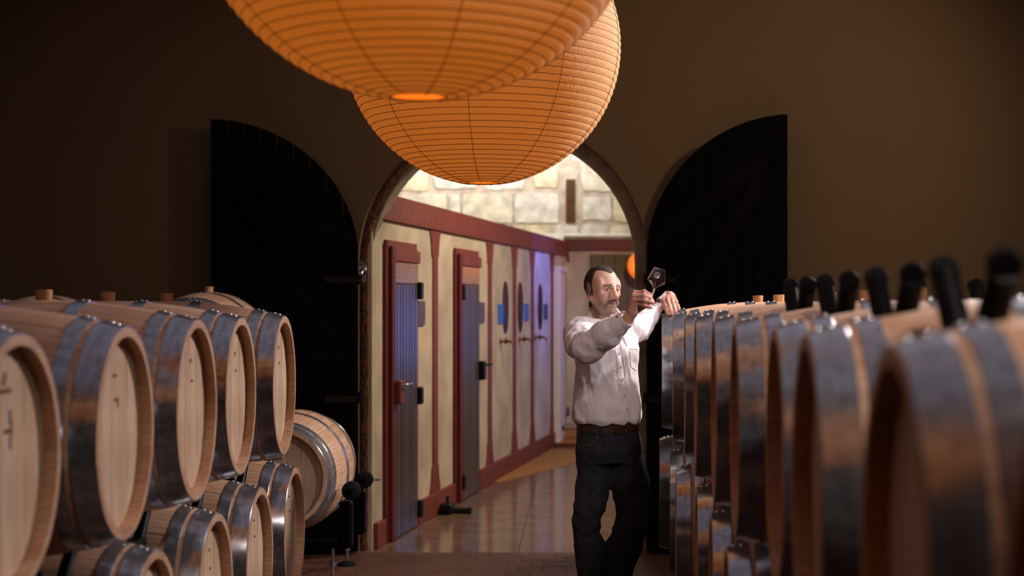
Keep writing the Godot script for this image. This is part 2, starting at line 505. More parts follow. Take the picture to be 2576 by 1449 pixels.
func room() -> void:
	# the wall with the arch: plaster face, then the narrower stone ring behind it
	struct("wall_back", ext_mesh(arch_outline(0.93, -5.3, 4.8, 3.86), -9.69, WALL_Z), M.plaster, "rough brown plaster end wall with the arched opening", "wall")
	struct("wall_arch_ring", ext_mesh(arch_outline(0.86, -1.75, 0.8, 3.0), -9.99, -9.69), M.jamb, "cream inner ring of the arched opening", "wall")
	# crumbling edge of old stone along the left side of the opening: an uneven skin in the step between the two rings
	var rough := MB.new()
	var rn := FastNoiseLite.new()
	rn.frequency = 1.0
	rn.fractal_octaves = 4
	rn.seed = 5
	var cols := []
	for k in 121:
		var t := k / 120.0
		var row := []
		for j in 8:
			var r := lerpf(0.935, 0.872, j / 7.0)
			var h := 0.042 + 0.016 * rn.get_noise_2d(t * 26.0, j * 0.55) + 0.010 * rn.get_noise_2d(t * 90.0, j * 2.0)
			r += 0.008 * rn.get_noise_2d(t * 40.0 + 50.0, j * 0.8)
			var z := lerpf(-9.70, -9.69 + h, sin(PI * clampf(j / 7.0, 0.04, 0.96)) * 0.5 + 0.5)
			if t <= 0.62:
				row.append(Vector3(ARCH_X - r, t / 0.62 * ARCH_Y, z))
			else:
				var a := PI - (t - 0.62) / 0.38 * 1.15
				row.append(Vector3(ARCH_X + r * cos(a), ARCH_Y + r * sin(a), z))
		cols.append(row)
	for k in 120:
		for j in 7:
			rough.quad(cols[k][j], cols[k][j + 1], cols[k + 1][j + 1], cols[k + 1][j], Vector3(0, 0, 1))
	struct("trim_1", rough.done(), M.jamb_rough, "crumbling pinkish stone edge up the left side of the arch", "stone edge")
	struct("wall_left", box_mesh(Vector3(0.3, 3.95, 13.6), 0.0, Vector3(-5.35, 1.88, -3.0)), M.plaster_smooth, "cellar side wall behind the left barrels", "wall")
	struct("wall_right", box_mesh(Vector3(0.3, 3.95, 13.6), 0.0, Vector3(4.85, 1.88, -3.0)), M.plaster_smooth, "cellar side wall behind the right barrels", "wall")
	struct("wall_front", box_mesh(Vector3(10.6, 3.95, 0.3), 0.0, Vector3(-0.25, 1.88, 3.65)), M.plaster_smooth, "cellar wall behind the viewer", "wall")
	struct("ceiling", box_mesh(Vector3(10.6, 0.2, 13.4), 0.0, Vector3(-0.25, 3.95, -2.95)), M.plaster_smooth, "plain cellar ceiling above the lanterns", "ceiling")
	var sl := struct("window_2", box_mesh(Vector3(6.6, 0.03, 8.0), 0.002, Vector3(0.1, 3.84, -5.2)), M.ceiling_panel, "unseen pale panel out of view in the cellar ceiling, reflected in the hoops", "window")  # out of view, sized and placed for the grey sheen on the hoops
	for s: float in [-1.0, 1.0]:
		part("unseen_frame", box_mesh(Vector3(0.08, 0.07, 8.16), 0.01, Vector3(0.1 + s * 3.34, 3.835, -5.2)), M.white_paint, sl)
		part("unseen_frame", box_mesh(Vector3(6.6, 0.07, 0.08), 0.01, Vector3(0.1, 3.835, -5.2 + s * 4.04)), M.white_paint, sl)
	# floor: a plain bed, terracotta tiles where the photograph shows the floor
	var fl := struct("floor", box_mesh(Vector3(10.6, 0.2, 13.2), 0.0, Vector3(-0.25, -0.112, -2.97)), M.floor_dark, "dark terracotta tiled cellar floor", "floor")
	var tiles := []
	for k in 3:
		tiles.append(box_mesh(Vector3(0.1395, 0.02, 0.168), 0.0015))
	for r in 8:
		for k in 24:
			var x := -2.35 + k * 0.1415 + (0.071 if r % 2 else 0.0)
			var z := -9.486 + r * 0.17
			if x > 0.95:
				continue
			part("tile", tiles[0], M.terracotta[rng.randi() % 3], fl, Transform3D(Basis(Vector3(rng.randf() - 0.5, 0, rng.randf() - 0.5).normalized(), 0.004), Vector3(x, -0.010 + rng.randf() * 0.0015, z)))

# ---------------------------------------------------------------- the corridor of vats
func vat_frame() -> Transform3D:
	# local x runs away along the face of the left vats, local z is its outward normal
	var ex := Vector3(0.15, 0, -1.0).normalized()
	var ez := Vector3(1.0, 0, 0.15).normalized()
	return Transform3D(Basis(ex, Vector3.UP, ez), Vector3(-1.375, 0, -9.5))

func post_outline(s: float, half: float, top: float, base: float) -> Array:
	# a painted post: straight shaft, flared head under the beam and flared foot on the skirting
	var p := []
	var f := half * 2.15
	for e: Array in [[f, base - 0.02], [f, base + 0.025], [f * 0.86, base + 0.07], [f * 0.72, base + 0.13], [f * 0.66, base + 0.20], [half, base + 0.205], [half, top - 0.205], [f * 0.66, top - 0.20], [f * 0.70, top - 0.14], [f * 0.82, top - 0.07], [f, top - 0.03], [f, top + 0.02]]:
		p.append(Vector2(s + e[0], e[1]))
	var q := p.duplicate()
	q.reverse()
	for e: Vector2 in q:
		p.append(Vector2(2.0 * s - e.x, e.y))
	return p

func corridor() -> void:
	var V := vat_frame()
	# polished floor slabs
	var cf := struct("floor_corridor", box_mesh(Vector3(3.9, 0.2, 9.2), 0.0, Vector3(-0.15, -0.118, -14.3)), M.grout, "polished stone floor of the corridor beyond the arch", "floor")
	var xs := [-2.1, -0.40, 0.75, 1.75]
	var zs := [-9.57, -11.35, -13.2, -15.2, -17.6]
	for a in 3:
		for b in 4:
			part("floor_slab", box_mesh(Vector3(xs[a + 1] - xs[a] - 0.003, 0.03, zs[b] - zs[b + 1] - 0.003), 0.001), M.polished, cf, Transform3D(Basis(), Vector3((xs[a] + xs[a + 1]) * 0.5, -0.015, (zs[b] + zs[b + 1]) * 0.5)))
	# rough ochre patch of worn floor along the vats
	var patch := []
	var far := [0.06, 0.16, 0.26, 0.33, 0.42, 0.50, 0.56, 0.63, 0.66, 0.70]
	for k in 10:
		patch.append(Vector2(3.9 + k * 0.34, 0.012))
	for k in 10:
		patch.append(Vector2(3.9 + (9 - k) * 0.34 + 0.05 * sin(k * 2.0), far[9 - k] + 0.02 * sin(k * 3.1)))
	var flat := Transform3D(Basis(Vector3(1, 0, 0), Vector3(0, 0, 1), Vector3(0, 1, 0)), Vector3.ZERO)
	struct("trim_2", ext_mesh(patch, 0.0, 0.006, flat), M.sandy, "rough ochre strip of worn floor along the vats", "worn floor", V)
	# the face of the vats
	var wall := struct("wall_vats", box_mesh(Vector3(8.36, 2.16, 0.12), 0.0, Vector3(4.34, 1.08, -0.06)), M.cream, "cream vat fronts framed by red painted beams", "wall", V)
	for e: Array in [[0.16, 2.02], [2.02, 3.90], [3.90, 5.60], [5.60, 8.40]]:
		part("beam", box_mesh(Vector3(e[1] - e[0] - 0.003, 0.178, 0.16), 0.004, Vector3((e[0] + e[1]) * 0.5, 2.243, -0.055)), M.red_paint, wall)
	part("vat_top", box_mesh(Vector3(9.2, 0.05, 5.0), 0.004, Vector3(4.7, 2.305, -2.63)), M.mortar, wall)
	for s: float in [1.817, 3.808, 4.948, 5.905, 7.127]:
		part("post", ext_mesh(post_outline(s, 0.072, 2.156, 0.165), -0.01, 0.010), M.red_paint, wall)
	for e: Array in [[0.20, 0.395], [1.25, 2.385], [3.32, 7.22]]:
		part("baseboard", box_mesh(Vector3(e[1] - e[0], 0.168, 0.05), 0.004, Vector3((e[0] + e[1]) * 0.5, 0.084, 0.003)), M.red_paint, wall)
	vat_door("door_1", V, 0.569, 1.189, 1.885, false)
	vat_door("door_2", V, 2.563, 3.240, 1.905, true)
	# white niche between the last two posts, and the corner post
	var niche := struct("door_3", box_mesh(Vector3(0.42, 1.90, 0.05), 0.004, Vector3(7.56, 1.0, 0.02)), M.white_paint, "white door between the last two red posts of the vats", "door", V)
	part("frame", box_mesh(Vector3(0.16, 1.98, 0.09), 0.006, Vector3(7.30, 1.0, 0.03)), M.white_paint, niche)
	part("frame", box_mesh(Vector3(0.55, 0.07, 0.09), 0.006, Vector3(7.52, 1.99, 0.03)), M.white_paint, niche)
	part("latch", box_mesh(Vector3(0.05, 0.06, 0.05), 0.008, Vector3(7.40, 0.20, 0.07)), M.iron, niche)
	part("post", ext_mesh(post_outline(8.30, 0.06, 2.156, 0.30), -0.01, 0.03), M.deep_red, wall)
	# far vats across the end
	var far_wall := struct("wall_far_vats", box_mesh(Vector3(2.2, 2.24, 0.12), 0.0, Vector3(0.85, 1.12, -17.66)), M.cream, "cream vat front across the corridor end under a dark red beam", "wall")
	part("beam", box_mesh(Vector3(2.05, 0.135, 0.17), 0.006, Vector3(0.85, 2.295, -17.63)), M.deep_red, far_wall)
	part("vat_top", box_mesh(Vector3(2.1, 0.04, 1.0), 0.004, Vector3(0.85, 2.38, -18.1)), M.mortar, far_wall)
	var gate := struct("door_4", box_mesh(Vector3(0.86, 2.06, 0.03), 0.002, Vector3(0.55, 1.15, -17.585)), M.gate, "grey green boarded door in the far cream wall", "door")
	for k in 6:
		part("plank", box_mesh(Vector3(0.138, 2.05, 0.022), 0.004, Vector3(0.19 + k * 0.143, 1.15, -17.56)), M.gate, gate)
	struct("floor_step", box_mesh(Vector3(2.1, 0.055, 1.2), 0.006, Vector3(0.78, 0.027, -17.2)), M.sandy, "raised floor step at the corridor end with a red edge", "step")
	part("edge", box_mesh(Vector3(2.1, 0.035, 0.02), 0.004, Vector3(0.78, 0.030, -16.60)), M.deep_red, get_node("floor_step"))
	var st := thing("stone_step", "low stone step against the far cream wall, behind the man", "step", Vector3(0.15, 0.055, -17.25))
	part("riser", box_mesh(Vector3(0.75, 0.11, 0.34), 0.012, Vector3(0, 0.055, 0)), M.sandy, st)
	part("tread", box_mesh(Vector3(0.78, 0.035, 0.38), 0.008, Vector3(0, 0.127, 0)), M.jamb, st)
	# the gable of old stone
	var g := struct("wall_stone", box_mesh(Vector3(8.2, 5.4, 0.3), 0.0, Vector3(-2.1, 2.6, -18.70)), M.mortar, "bright gable wall of pale dressed stones above the vats", "wall")
	var rows := [[-2.622, -2.261, 2.599, 2.970, 2], [-2.246, -1.662, 2.584, 2.965, 2], [-1.627, -1.504, 2.584, 2.965, 1], [-1.464, -0.846, 2.609, 2.970, 2], [-0.811, -0.272, 2.609, 2.970, 1]]
	rows.append_array([[0.030, 0.386, 2.644, 2.936, 1], [0.420, 0.890, 2.624, 2.955, 0], [-2.350, -1.890, 3.010, 3.361, 0], [-1.820, -1.306, 3.034, 3.351, 1], [-1.167, -0.707, 3.020, 3.341, 1], [-0.569, -0.292, 3.044, 3.361, 0]])
	rows.append_array([[0.020, 0.767, 3.000, 3.282, 2], [-2.473, -1.979, 3.420, 3.747, 2], [-1.904, -1.385, 3.420, 3.747, 0], [-1.311, -0.693, 3.410, 3.737, 2], [-0.618, -0.287, 3.415, 3.747, 2], [-0.094, 0.079, 3.37, 3.598, 1]])
	rows.append_array([[0.034, 0.066, 3.29, 3.36, 1], [0.129, 0.791, 3.341, 3.747, 1], [-0.841, -0.371, 2.451, 2.579, 0], [-0.297, -0.020, 2.451, 2.579, 1], [0.010, 0.346, 2.441, 2.589, 1], [0.376, 0.890, 2.441, 2.579, 2], [-1.533, -0.890, 2.451, 2.574, 2]])
	for e: Array in rows:
		var poly := []
		var a := Vector2(e[0], e[2])
		var b := Vector2(e[1], e[3])
		var cs := [a, Vector2(b.x, a.y), b, Vector2(a.x, b.y)]
		for k in 4:
			var p: Vector2 = cs[k]
			var q: Vector2 = cs[(k + 1) % 4]
			var steps := maxi(2, int(p.distance_to(q) / 0.07))
			for t in steps:
				var w := p.lerp(q, float(t) / steps)
				poly.append(w + Vector2(rng.randf() - 0.5, rng.randf() - 0.5) * 0.022 + ((a + b) * 0.5 - w).normalized() * (0.010 if t == 0 else 0.0))
		part("stone", ext_mesh(poly, -18.56, -18.541 + rng.randf() * 0.006), M.stones[e[4]], g)
	part("niche_frame", ext_mesh([Vector2(-0.20, 2.585), Vector2(-0.045, 2.595), Vector2(-0.04, 3.165), Vector2(-0.205, 3.17)], -18.56, -18.543), M.mortar, g)
	part("niche_infill", box_mesh(Vector3(0.118, 0.27, 0.02), 0.004, Vector3(-0.121, 2.74, -18.535)), M.niche, g)
	part("niche_infill", box_mesh(Vector3(0.118, 0.268, 0.02), 0.004, Vector3(-0.121, 3.014, -18.535)), M.niche, g)
	var led := MB.new()
	var lp := PackedVector2Array()
	for k in 9:
		var t := PI * 0.5 * k / 8.0
		lp.append(Vector2(0.22 * cos(t), 2.36 + 0.115 * sin(t)))
	lp.append(Vector2(0.0, 2.36))
	led.extrude(lp, -2.2, 1.75, Transform3D(Basis(Vector3(0, 0, 1), Vector3(0, 1, 0), Vector3(-1, 0, 0)), Vector3(0, 0, -18.55)))
	struct("trim_3", led.done(), M.stones[1], "rounded pale ledge at the foot of the stone gable", "ledge")
	struct("wall_corridor_right", box_mesh(Vector3(0.3, 5.4, 9.2), 0.0, Vector3(1.90, 2.6, -14.3)), M.cream, "corridor wall hidden behind the right side of the arch", "wall")
	struct("wall_corridor_left", box_mesh(Vector3(0.3, 5.4, 9.2), 0.0, Vector3(-6.05, 2.6, -14.3)), M.cream, "wall behind the left vats", "wall")
	struct("ceiling_corridor", box_mesh(Vector3(8.4, 0.2, 9.3), 0.0, Vector3(-2.1, 5.30, -14.3)), M.plaster_smooth, "ceiling over the vat corridor", "ceiling")
	struct("wall_over_arch", box_mesh(Vector3(8.4, 2.2, 0.14), 0.0, Vector3(-2.1, 4.4, -9.78)), M.plaster_smooth, "wall above the arch on the corridor side", "wall")
	var win := struct("window_1", box_mesh(Vector3(0.02, 0.95, 1.15), 0.002, Vector3(1.735, 1.35, -15.9)), M.daylight, "unseen blue window out of view on the corridor wall, lighting the vats", "window")  # out of view, mirrored blue in the boarded doors
	for s: float in [-1.0, 1.0]:
		part("unseen_frame", box_mesh(Vector3(0.07, 1.1, 0.07), 0.008, Vector3(1.725, 1.35, -15.9 + s * 0.61)), M.white_paint, win)
		part("unseen_frame", box_mesh(Vector3(0.07, 0.07, 1.15), 0.008, Vector3(1.725, 1.35 + s * 0.51, -15.9)), M.white_paint, win)
	# oval vat hatches, sample taps and signs on the vats
	var nth := ["first", "second", "third"]
	var hs := [4.513, 5.248, 6.372]
	var hm := ["just past a blue card", "just before a blue card", "nearest the white door"]
	for k in 3:
		var h := thing("vat_hatch", "%s oval dark red vat hatch, %s" % [nth[k], hm[k]], "hatch", V * Vector3(hs[k], 1.318, 0.0), "oval hatches on the vats")
		h.basis = V.basis
		var up := Transform3D(Basis(Vector3(0.52, 0, 0), Vector3(0, 0, 1), Vector3(0, -1, 0)), Vector3(0, 0.245, 0))
		part("lid", lathe_mesh([Vector2(0.0, 0.008), Vector2(0.19, 0.007), Vector2(0.215, 0.005), Vector2(0.215, 0.0)], 40, up), M.hatch, h)
		part("rim", lathe_mesh([Vector2(0.215, 0.0), Vector2(0.215, 0.010), Vector2(0.245, 0.010), Vector2(0.250, 0.0)], 40, up), M.hatch, h)
	var tsn := [4.282, 5.192, 6.065]
	for k in 3:
		var t := thing("sample_tap", "%s small brass tap from the arch, below the %s oval hatch" % [nth[k], nth[k]], "tap", V * Vector3(tsn[k], 1.25, 0.0), "brass taps on the vats")
		t.basis = V.basis
		part("flange", lathe_mesh([Vector2(0, 0.012), Vector2(0.024, 0.012), Vector2(0.028, 0.0)], 16, Transform3D(Basis(Vector3.RIGHT, PI * 0.5), Vector3.ZERO)), M.brass, t)
		part("spout", tube_mesh([Vector3(0, 0, 0), Vector3(0, 0, 0.06), Vector3(0, 0.004, 0.085), Vector3(0, -0.006, 0.11), Vector3(0, -0.030, 0.122), Vector3(0, -0.042, 0.124)], [0.010, 0.011, 0.014, 0.010, 0.009, 0.010], 10), M.brass, t)
		part("body", lathe_mesh([Vector2(0, -0.024), Vector2(0.012, -0.022), Vector2(0.018, 0.0), Vector2(0.012, 0.022), Vector2(0, 0.026)], 12, Transform3D(Basis(), Vector3(0, 0, 0.055))), M.brass, t)
		part("lever", box_mesh(Vector3(0.05, 0.010, 0.014), 0.003, Vector3(0, 0.034, 0.055)), M.brass, t)
	var signs := [[1.395, 1.529, 0.20, 0.18, "slate", "grey slate sign beside the nearer boarded door"], [3.465, 1.523, 0.20, 0.175, "slate", "grey slate sign beside the second boarded door"], [4.275, 1.507, 0.21, 0.178, "blue_sign", "blue card just before the first oval hatch"], [5.572, 1.515, 0.22, 0.17, "blue_sign", "blue card just after the second oval hatch"], [6.703, 1.513, 0.20, 0.165, "dark_sign", "dark teal card after the third oval hatch"]]
	for e: Array in signs:
		var sg := thing("wall_sign", e[5], "sign", V * Vector3(e[0], e[1] - e[3] * 0.5, 0.0))
		sg.basis = V.basis
		var w: float = e[2] * 0.5
		var h: float = e[3]
		part("plate", ext_mesh([Vector2(-w, 0.0), Vector2(w * 0.92, 0.0), Vector2(w, h * 0.25), Vector2(w, h * 0.75), Vector2(w * 0.92, h), Vector2(-w, h)], 0.0, 0.012), M[e[4]], sg)
		part("backing", box_mesh(Vector3(w * 1.5, h * 0.7, 0.006), 0.001, Vector3(0, h * 0.5, 0.0015)), M.iron, sg)
	var dv := thing("floor_valve", "small black drain valve on the corridor floor below the first post", "valve", V * Vector3(1.86, 0.0, 0.11))
	dv.basis = V.basis
	part("body", box_mesh(Vector3(0.13, 0.085, 0.09), 0.012, Vector3(0, 0.043, -0.02)), M.iron, dv)
	part("outlet", tube_mesh([Vector3(0.02, 0.025, 0.0), Vector3(0.03, 0.025, 0.10), Vector3(0.03, 0.025, 0.16)], [0.022, 0.022, 0.026], 12), M.iron, dv)
	part("handle", tube_mesh([Vector3(0, 0.08, -0.02), Vector3(0, 0.115, -0.02), Vector3(0.0, 0.135, -0.02)], [0.010, 0.010, 0.016], 10), M.iron, dv)
	# orange globe lamp by the far boarded door
	var gl := thing("globe_lamp", "orange glowing globe lamp on the far wall, half hidden by the arch edge", "lamp", Vector3(0.70, 2.04, -17.30))
	var gp := []
	for k in 17:
		var a := -PI * 0.5 + PI * k / 16.0
		gp.append(Vector2(0.155 * cos(a), 0.165 * sin(a)))
	part("globe", lathe_mesh(gp, 32), M.globe, gl)
	part("bracket", tube_mesh([Vector3(0, 0.0, -0.15), Vector3(0, 0, -0.28)], [0.02, 0.02], 10), M.iron, gl)
	var ol := OmniLight3D.new()
	ol.name = "globe_light"
	ol.light_color = Color(1.0, 0.48, 0.14)
	ol.light_energy = 0.12
	ol.light_size = 0.1
	ol.omni_range = 20.0
	ol.omni_attenuation = 2.0
	ol.shadow_enabled = true
	ol.position = Vector3(0.70, 2.04, -17.08)
	add_child(ol)

func vat_door(called: String, V: Transform3D, s0: float, s1: float, top: float, second: bool) -> void:
	var d := struct(called, box_mesh(Vector3(s1 - s0 + 0.02, top, 0.02), 0.0, Vector3((s0 + s1) * 0.5, top * 0.5, 0.012)), M.iron, "second narrow boarded door in a red frame, farther from the arch" if second else "first narrow boarded door in a red frame, just inside the arch", "door", V)
	var f := 0.085
	# shallow frame, a little proud of the boards, with an architrave on the wall
	part("frame", box_mesh(Vector3(f, top + 0.10, 0.050), 0.005, Vector3(s0 - f * 0.5, (top + 0.10) * 0.5, 0.022)), M.deep_red, d)
	part("frame", box_mesh(Vector3(0.05, top + 0.10, 0.026), 0.004, Vector3(s1 + 0.025, (top + 0.10) * 0.5, 0.012)), M.red_paint, d)
	part("frame", box_mesh(Vector3(s1 - s0 + 0.13, 0.085, 0.046), 0.005, Vector3((s0 + s1) * 0.5 - 0.018, top + 0.043, 0.021)), M.red_paint, d)
	part("architrave", box_mesh(Vector3(0.07, top + 0.115, 0.024), 0.004, Vector3(s0 - f - 0.035, (top + 0.115) * 0.5, 0.010)), M.deep_red, d)
	part("architrave", box_mesh(Vector3(s1 - s0 + 0.15, 0.055, 0.030), 0.004, Vector3((s0 + s1) * 0.5 - 0.06, top + 0.112, 0.012)), M.red_paint, d)
	var n := 8
	var w := (s1 - s0) / n
	for k in n:
		part("plank", box_mesh(Vector3(w - 0.008, top - 0.16, 0.020), 0.006, Vector3(s0 + w * (k + 0.5), 0.008 + (top - 0.16) * 0.5, 0.026)), M.door_boards[(k * 5 + (1 if second else 0)) % 3], d)
	part("top_panel", box_mesh(Vector3(s1 - s0 - 0.006, 0.145, 0.018), 0.004, Vector3((s0 + s1) * 0.5, top - 0.075, 0.026)), M.door_pale, d)
	var hx := s0 + 0.02 if second else s1 + 0.025
	for y: float in [0.13 if not second else 0.16, 0.94, 1.69]:
		if second and y == 0.94:
			continue
		part("hinge", box_mesh(Vector3(0.07, 0.125, 0.035), 0.008, Vector3(hx, y, 0.048)), M.iron, d)
	var kx := s1 - 0.02 if second else s0 + 0.0
	var ky := 1.03 if second else 1.0
	var lock := part("lock", box_mesh(Vector3(0.10, 0.16, 0.055), 0.008, Vector3(kx + 0.02, ky, 0.060)), M.iron if second else M.red_paint, d)
	part("lever", tube_mesh([Vector3(kx + 0.02, ky + 0.05, 0.07), Vector3(kx + 0.02, ky + 0.05, 0.115), Vector3(kx + 0.10, ky + 0.05, 0.122), Vector3(kx + 0.14, ky + 0.052, 0.120)], [0.009, 0.009, 0.009, 0.010], 8), M.iron if second else M.chrome, lock)

# ---------------------------------------------------------------- black boarded door leaves folded back beside the arch
func door_leaf(called: String, label: String, hinge: Vector3, free_to: float, turn: float, seedv: int) -> void:
	# local x runs from the hinge to the free edge (mirrored for the left leaf by free_to = -1), local z faces the room
	var o := thing(called, label, "door", hinge)
	o.rotation.y = turn
	o.set_meta("kind", "structure")
	var w := 0.925
	var n := 9
	var r := RandomNumberGenerator.new()
	r.seed = seedv
	var arc := func(x: float) -> float:
		var t := 1.0 - clampf(x / w, 0.0, 1.0)
		return 1.875 + 0.885 * sqrt(maxf(0.0, 1.0 - t * t))
	for k in n:
		var x0 := w * k / n + 0.003
		var x1 := w * (k + 1) / n - 0.003
		var p := [Vector2(x0 * free_to, 0.02), Vector2(x1 * free_to, 0.02)]
		for t in 7:
			var x := lerpf(x1, x0, t / 6.0)
			p.append(Vector2(x * free_to, arc.call(x)))
		part("plank", ext_mesh(p, -0.018, 0.012 + r.randf() * 0.003), M.black_wood[r.randi() % 3], o)
	# rails and braces on the face
	var bars := [[Vector2(0.05, 1.98), Vector2(0.80, 2.50), 0.11], [Vector2(0.14, 1.33), Vector2(0.78, 2.38), 0.10], [Vector2(0.04, 1.285), Vector2(0.88, 1.285), 0.10], [Vector2(0.04, 0.25), Vector2(0.88, 0.25), 0.10], [Vector2(0.06, 0.30), Vector2(0.84, 1.18), 0.10]]
	for b: Array in bars:
		var a: Vector2 = b[0]
		var c: Vector2 = b[1]
		var d := (c - a).normalized()
		var nn: Vector2 = Vector2(-d.y, d.x) * (b[2] * 0.5)
		var q := []
		for v: Vector2 in [a + nn, a - nn, c - nn, c + nn]:
			q.append(Vector2(v.x * free_to, v.y))
		part("brace", ext_mesh(q, 0.012, 0.034), M.black_brace, o)
	for y: float in [1.77, 0.98]:
		for x: float in [0.06, 0.22, 0.38, 0.56, 0.74]:
			part("bolt", lathe_mesh([Vector2(0, 0.007), Vector2(0.006, 0.005), Vector2(0.009, 0.0)], 10, Transform3D(Basis(Vector3.RIGHT, PI * 0.5), Vector3(x * free_to, y, 0.013))), M.iron, o)
	for y: float in [0.96, 1.72]:
		part("hinge", tube_mesh([Vector3(-0.012 * free_to, y, 0.0), Vector3(-0.012 * free_to, y + 0.07, 0.0)], [0.016, 0.016], 10), M.iron, o)
		part("hinge_strap", box_mesh(Vector3(0.22, 0.045, 0.008), 0.002, Vector3(0.10 * free_to, y + 0.03, 0.016)), M.iron, o)

func door_leaves() -> void:
	door_leaf("door_leaf", "black boarded arched door leaf folded back on the left of the arch", Vector3(-1.415, 0, -9.52), -1.0, deg_to_rad(7.0), 3)
	door_leaf("door_leaf", "black boarded arched door leaf standing ajar on the right of the arch", Vector3(0.425, 0, -9.53), 1.0, deg_to_rad(-24.0), 4)

# ---------------------------------------------------------------- paper lanterns
const LANTERN_R := 0.60

func lantern_profile() -> PackedVector2Array:
	# between two bamboo rings the paper bellies out a little
	var p := PackedVector2Array()
	var a0 := -acos(0.072 / LANTERN_R)
	var a1 := acos(0.09 / LANTERN_R)
	var n := 56
	for k in n + 1:
		for j in (4 if k < n else 1):
			var t := (k + j / 4.0) / n
			var a := lerpf(a0, a1, t)
			var r := LANTERN_R + (0.0035 if j == 2 else 0.0025 if j % 2 == 1 else 0.0)
			p.append(Vector2(r * cos(a), r * sin(a) * 1.0))
	return p

func lanterns() -> void:
	var shade := lathe_mesh(Array(lantern_profile()), 72, Transform3D(), 0.2)
	var ribs := []
	var a0 := -acos(0.072 / LANTERN_R)
	var a1 := acos(0.09 / LANTERN_R)
	for k in range(0, 57):
		var a := lerpf(a0, a1, k / 56.0)
		var c := []
		var rr := []
		for s in 72:
			var b := TAU * s / 72.0
			c.append(Vector3(LANTERN_R * cos(a) * cos(b), LANTERN_R * sin(a), LANTERN_R * cos(a) * sin(b)) * 1.0012)
			rr.append(0.0013)
		ribs.append(tube_mesh(c, rr, 5, true))
	var seam := []
	var sr := []
	for k in 57:
		var a := lerpf(a0, a1, k / 56.0)
		seam.append(Vector3(0, sin(a), cos(a)) * (LANTERN_R * 1.0062))
		sr.append(0.0012)
	var seam_mesh := tube_mesh(seam, sr, 5)
	var labels := ["nearer and larger looking round paper lantern, its upper half above the frame", "farther round paper lantern hanging just before the arch, its right side lit pale", "round paper lantern overhead nearest the viewer, above the frame"]
	var at := [Vector3(-0.418, 2.725, -3.846), Vector3(-0.426, 2.72, -6.52), Vector3(-0.41, 2.73, -1.17)]
	for k in 3:
		var o := thing("paper_lantern", labels[k], "lantern", at[k], "round paper lanterns over the aisle")
		o.rotation.y = 0.35 + 0.3 * k
		part("shade", shade, M.paper, o)
		for rb: ArrayMesh in ribs:
			part("rib", rb, M.bamboo, o)
		for s in 9:
			part("seam", seam_mesh, M.bamboo, o, Transform3D(Basis(Vector3.UP, TAU * s / 9.0), Vector3.ZERO))
		part("collar", lathe_mesh([Vector2(0.071, -0.5975), Vector2(0.0745, -0.5975), Vector2(0.0745, -0.594), Vector2(0.071, -0.594)], 32), M.bamboo, o)
		part("bulb", lathe_mesh([Vector2(0.0, -0.06), Vector2(0.04, -0.045), Vector2(0.055, 0.0), Vector2(0.045, 0.05), Vector2(0.02, 0.09), Vector2(0.0, 0.09)], 20), M.glow, o)
		part("cord", tube_mesh([Vector3(0, 0.09, 0), Vector3(0, 1.03, 0)], [0.006, 0.006], 8), M.iron, o)
		var l := OmniLight3D.new()
		l.name = "lantern_light"
		l.light_color = Color(1.0, 0.62, 0.25)
		l.light_energy = 0.30
		l.light_size = 0.06
		l.omni_range = 30.0
		l.omni_attenuation = 2.0
		l.shadow_enabled = true
		l.position = at[k]
		add_child(l)

# ---------------------------------------------------------------- barrels
const RB := 0.348
const RC := 0.284
const HALF := 0.485
const LEFT_TURN := 0.033
const RIGHT_TURN := PI - 0.059

func barrel_r(x: float) -> float:
	return RB - (RB - RC) * (x / HALF) * (x / HALF)

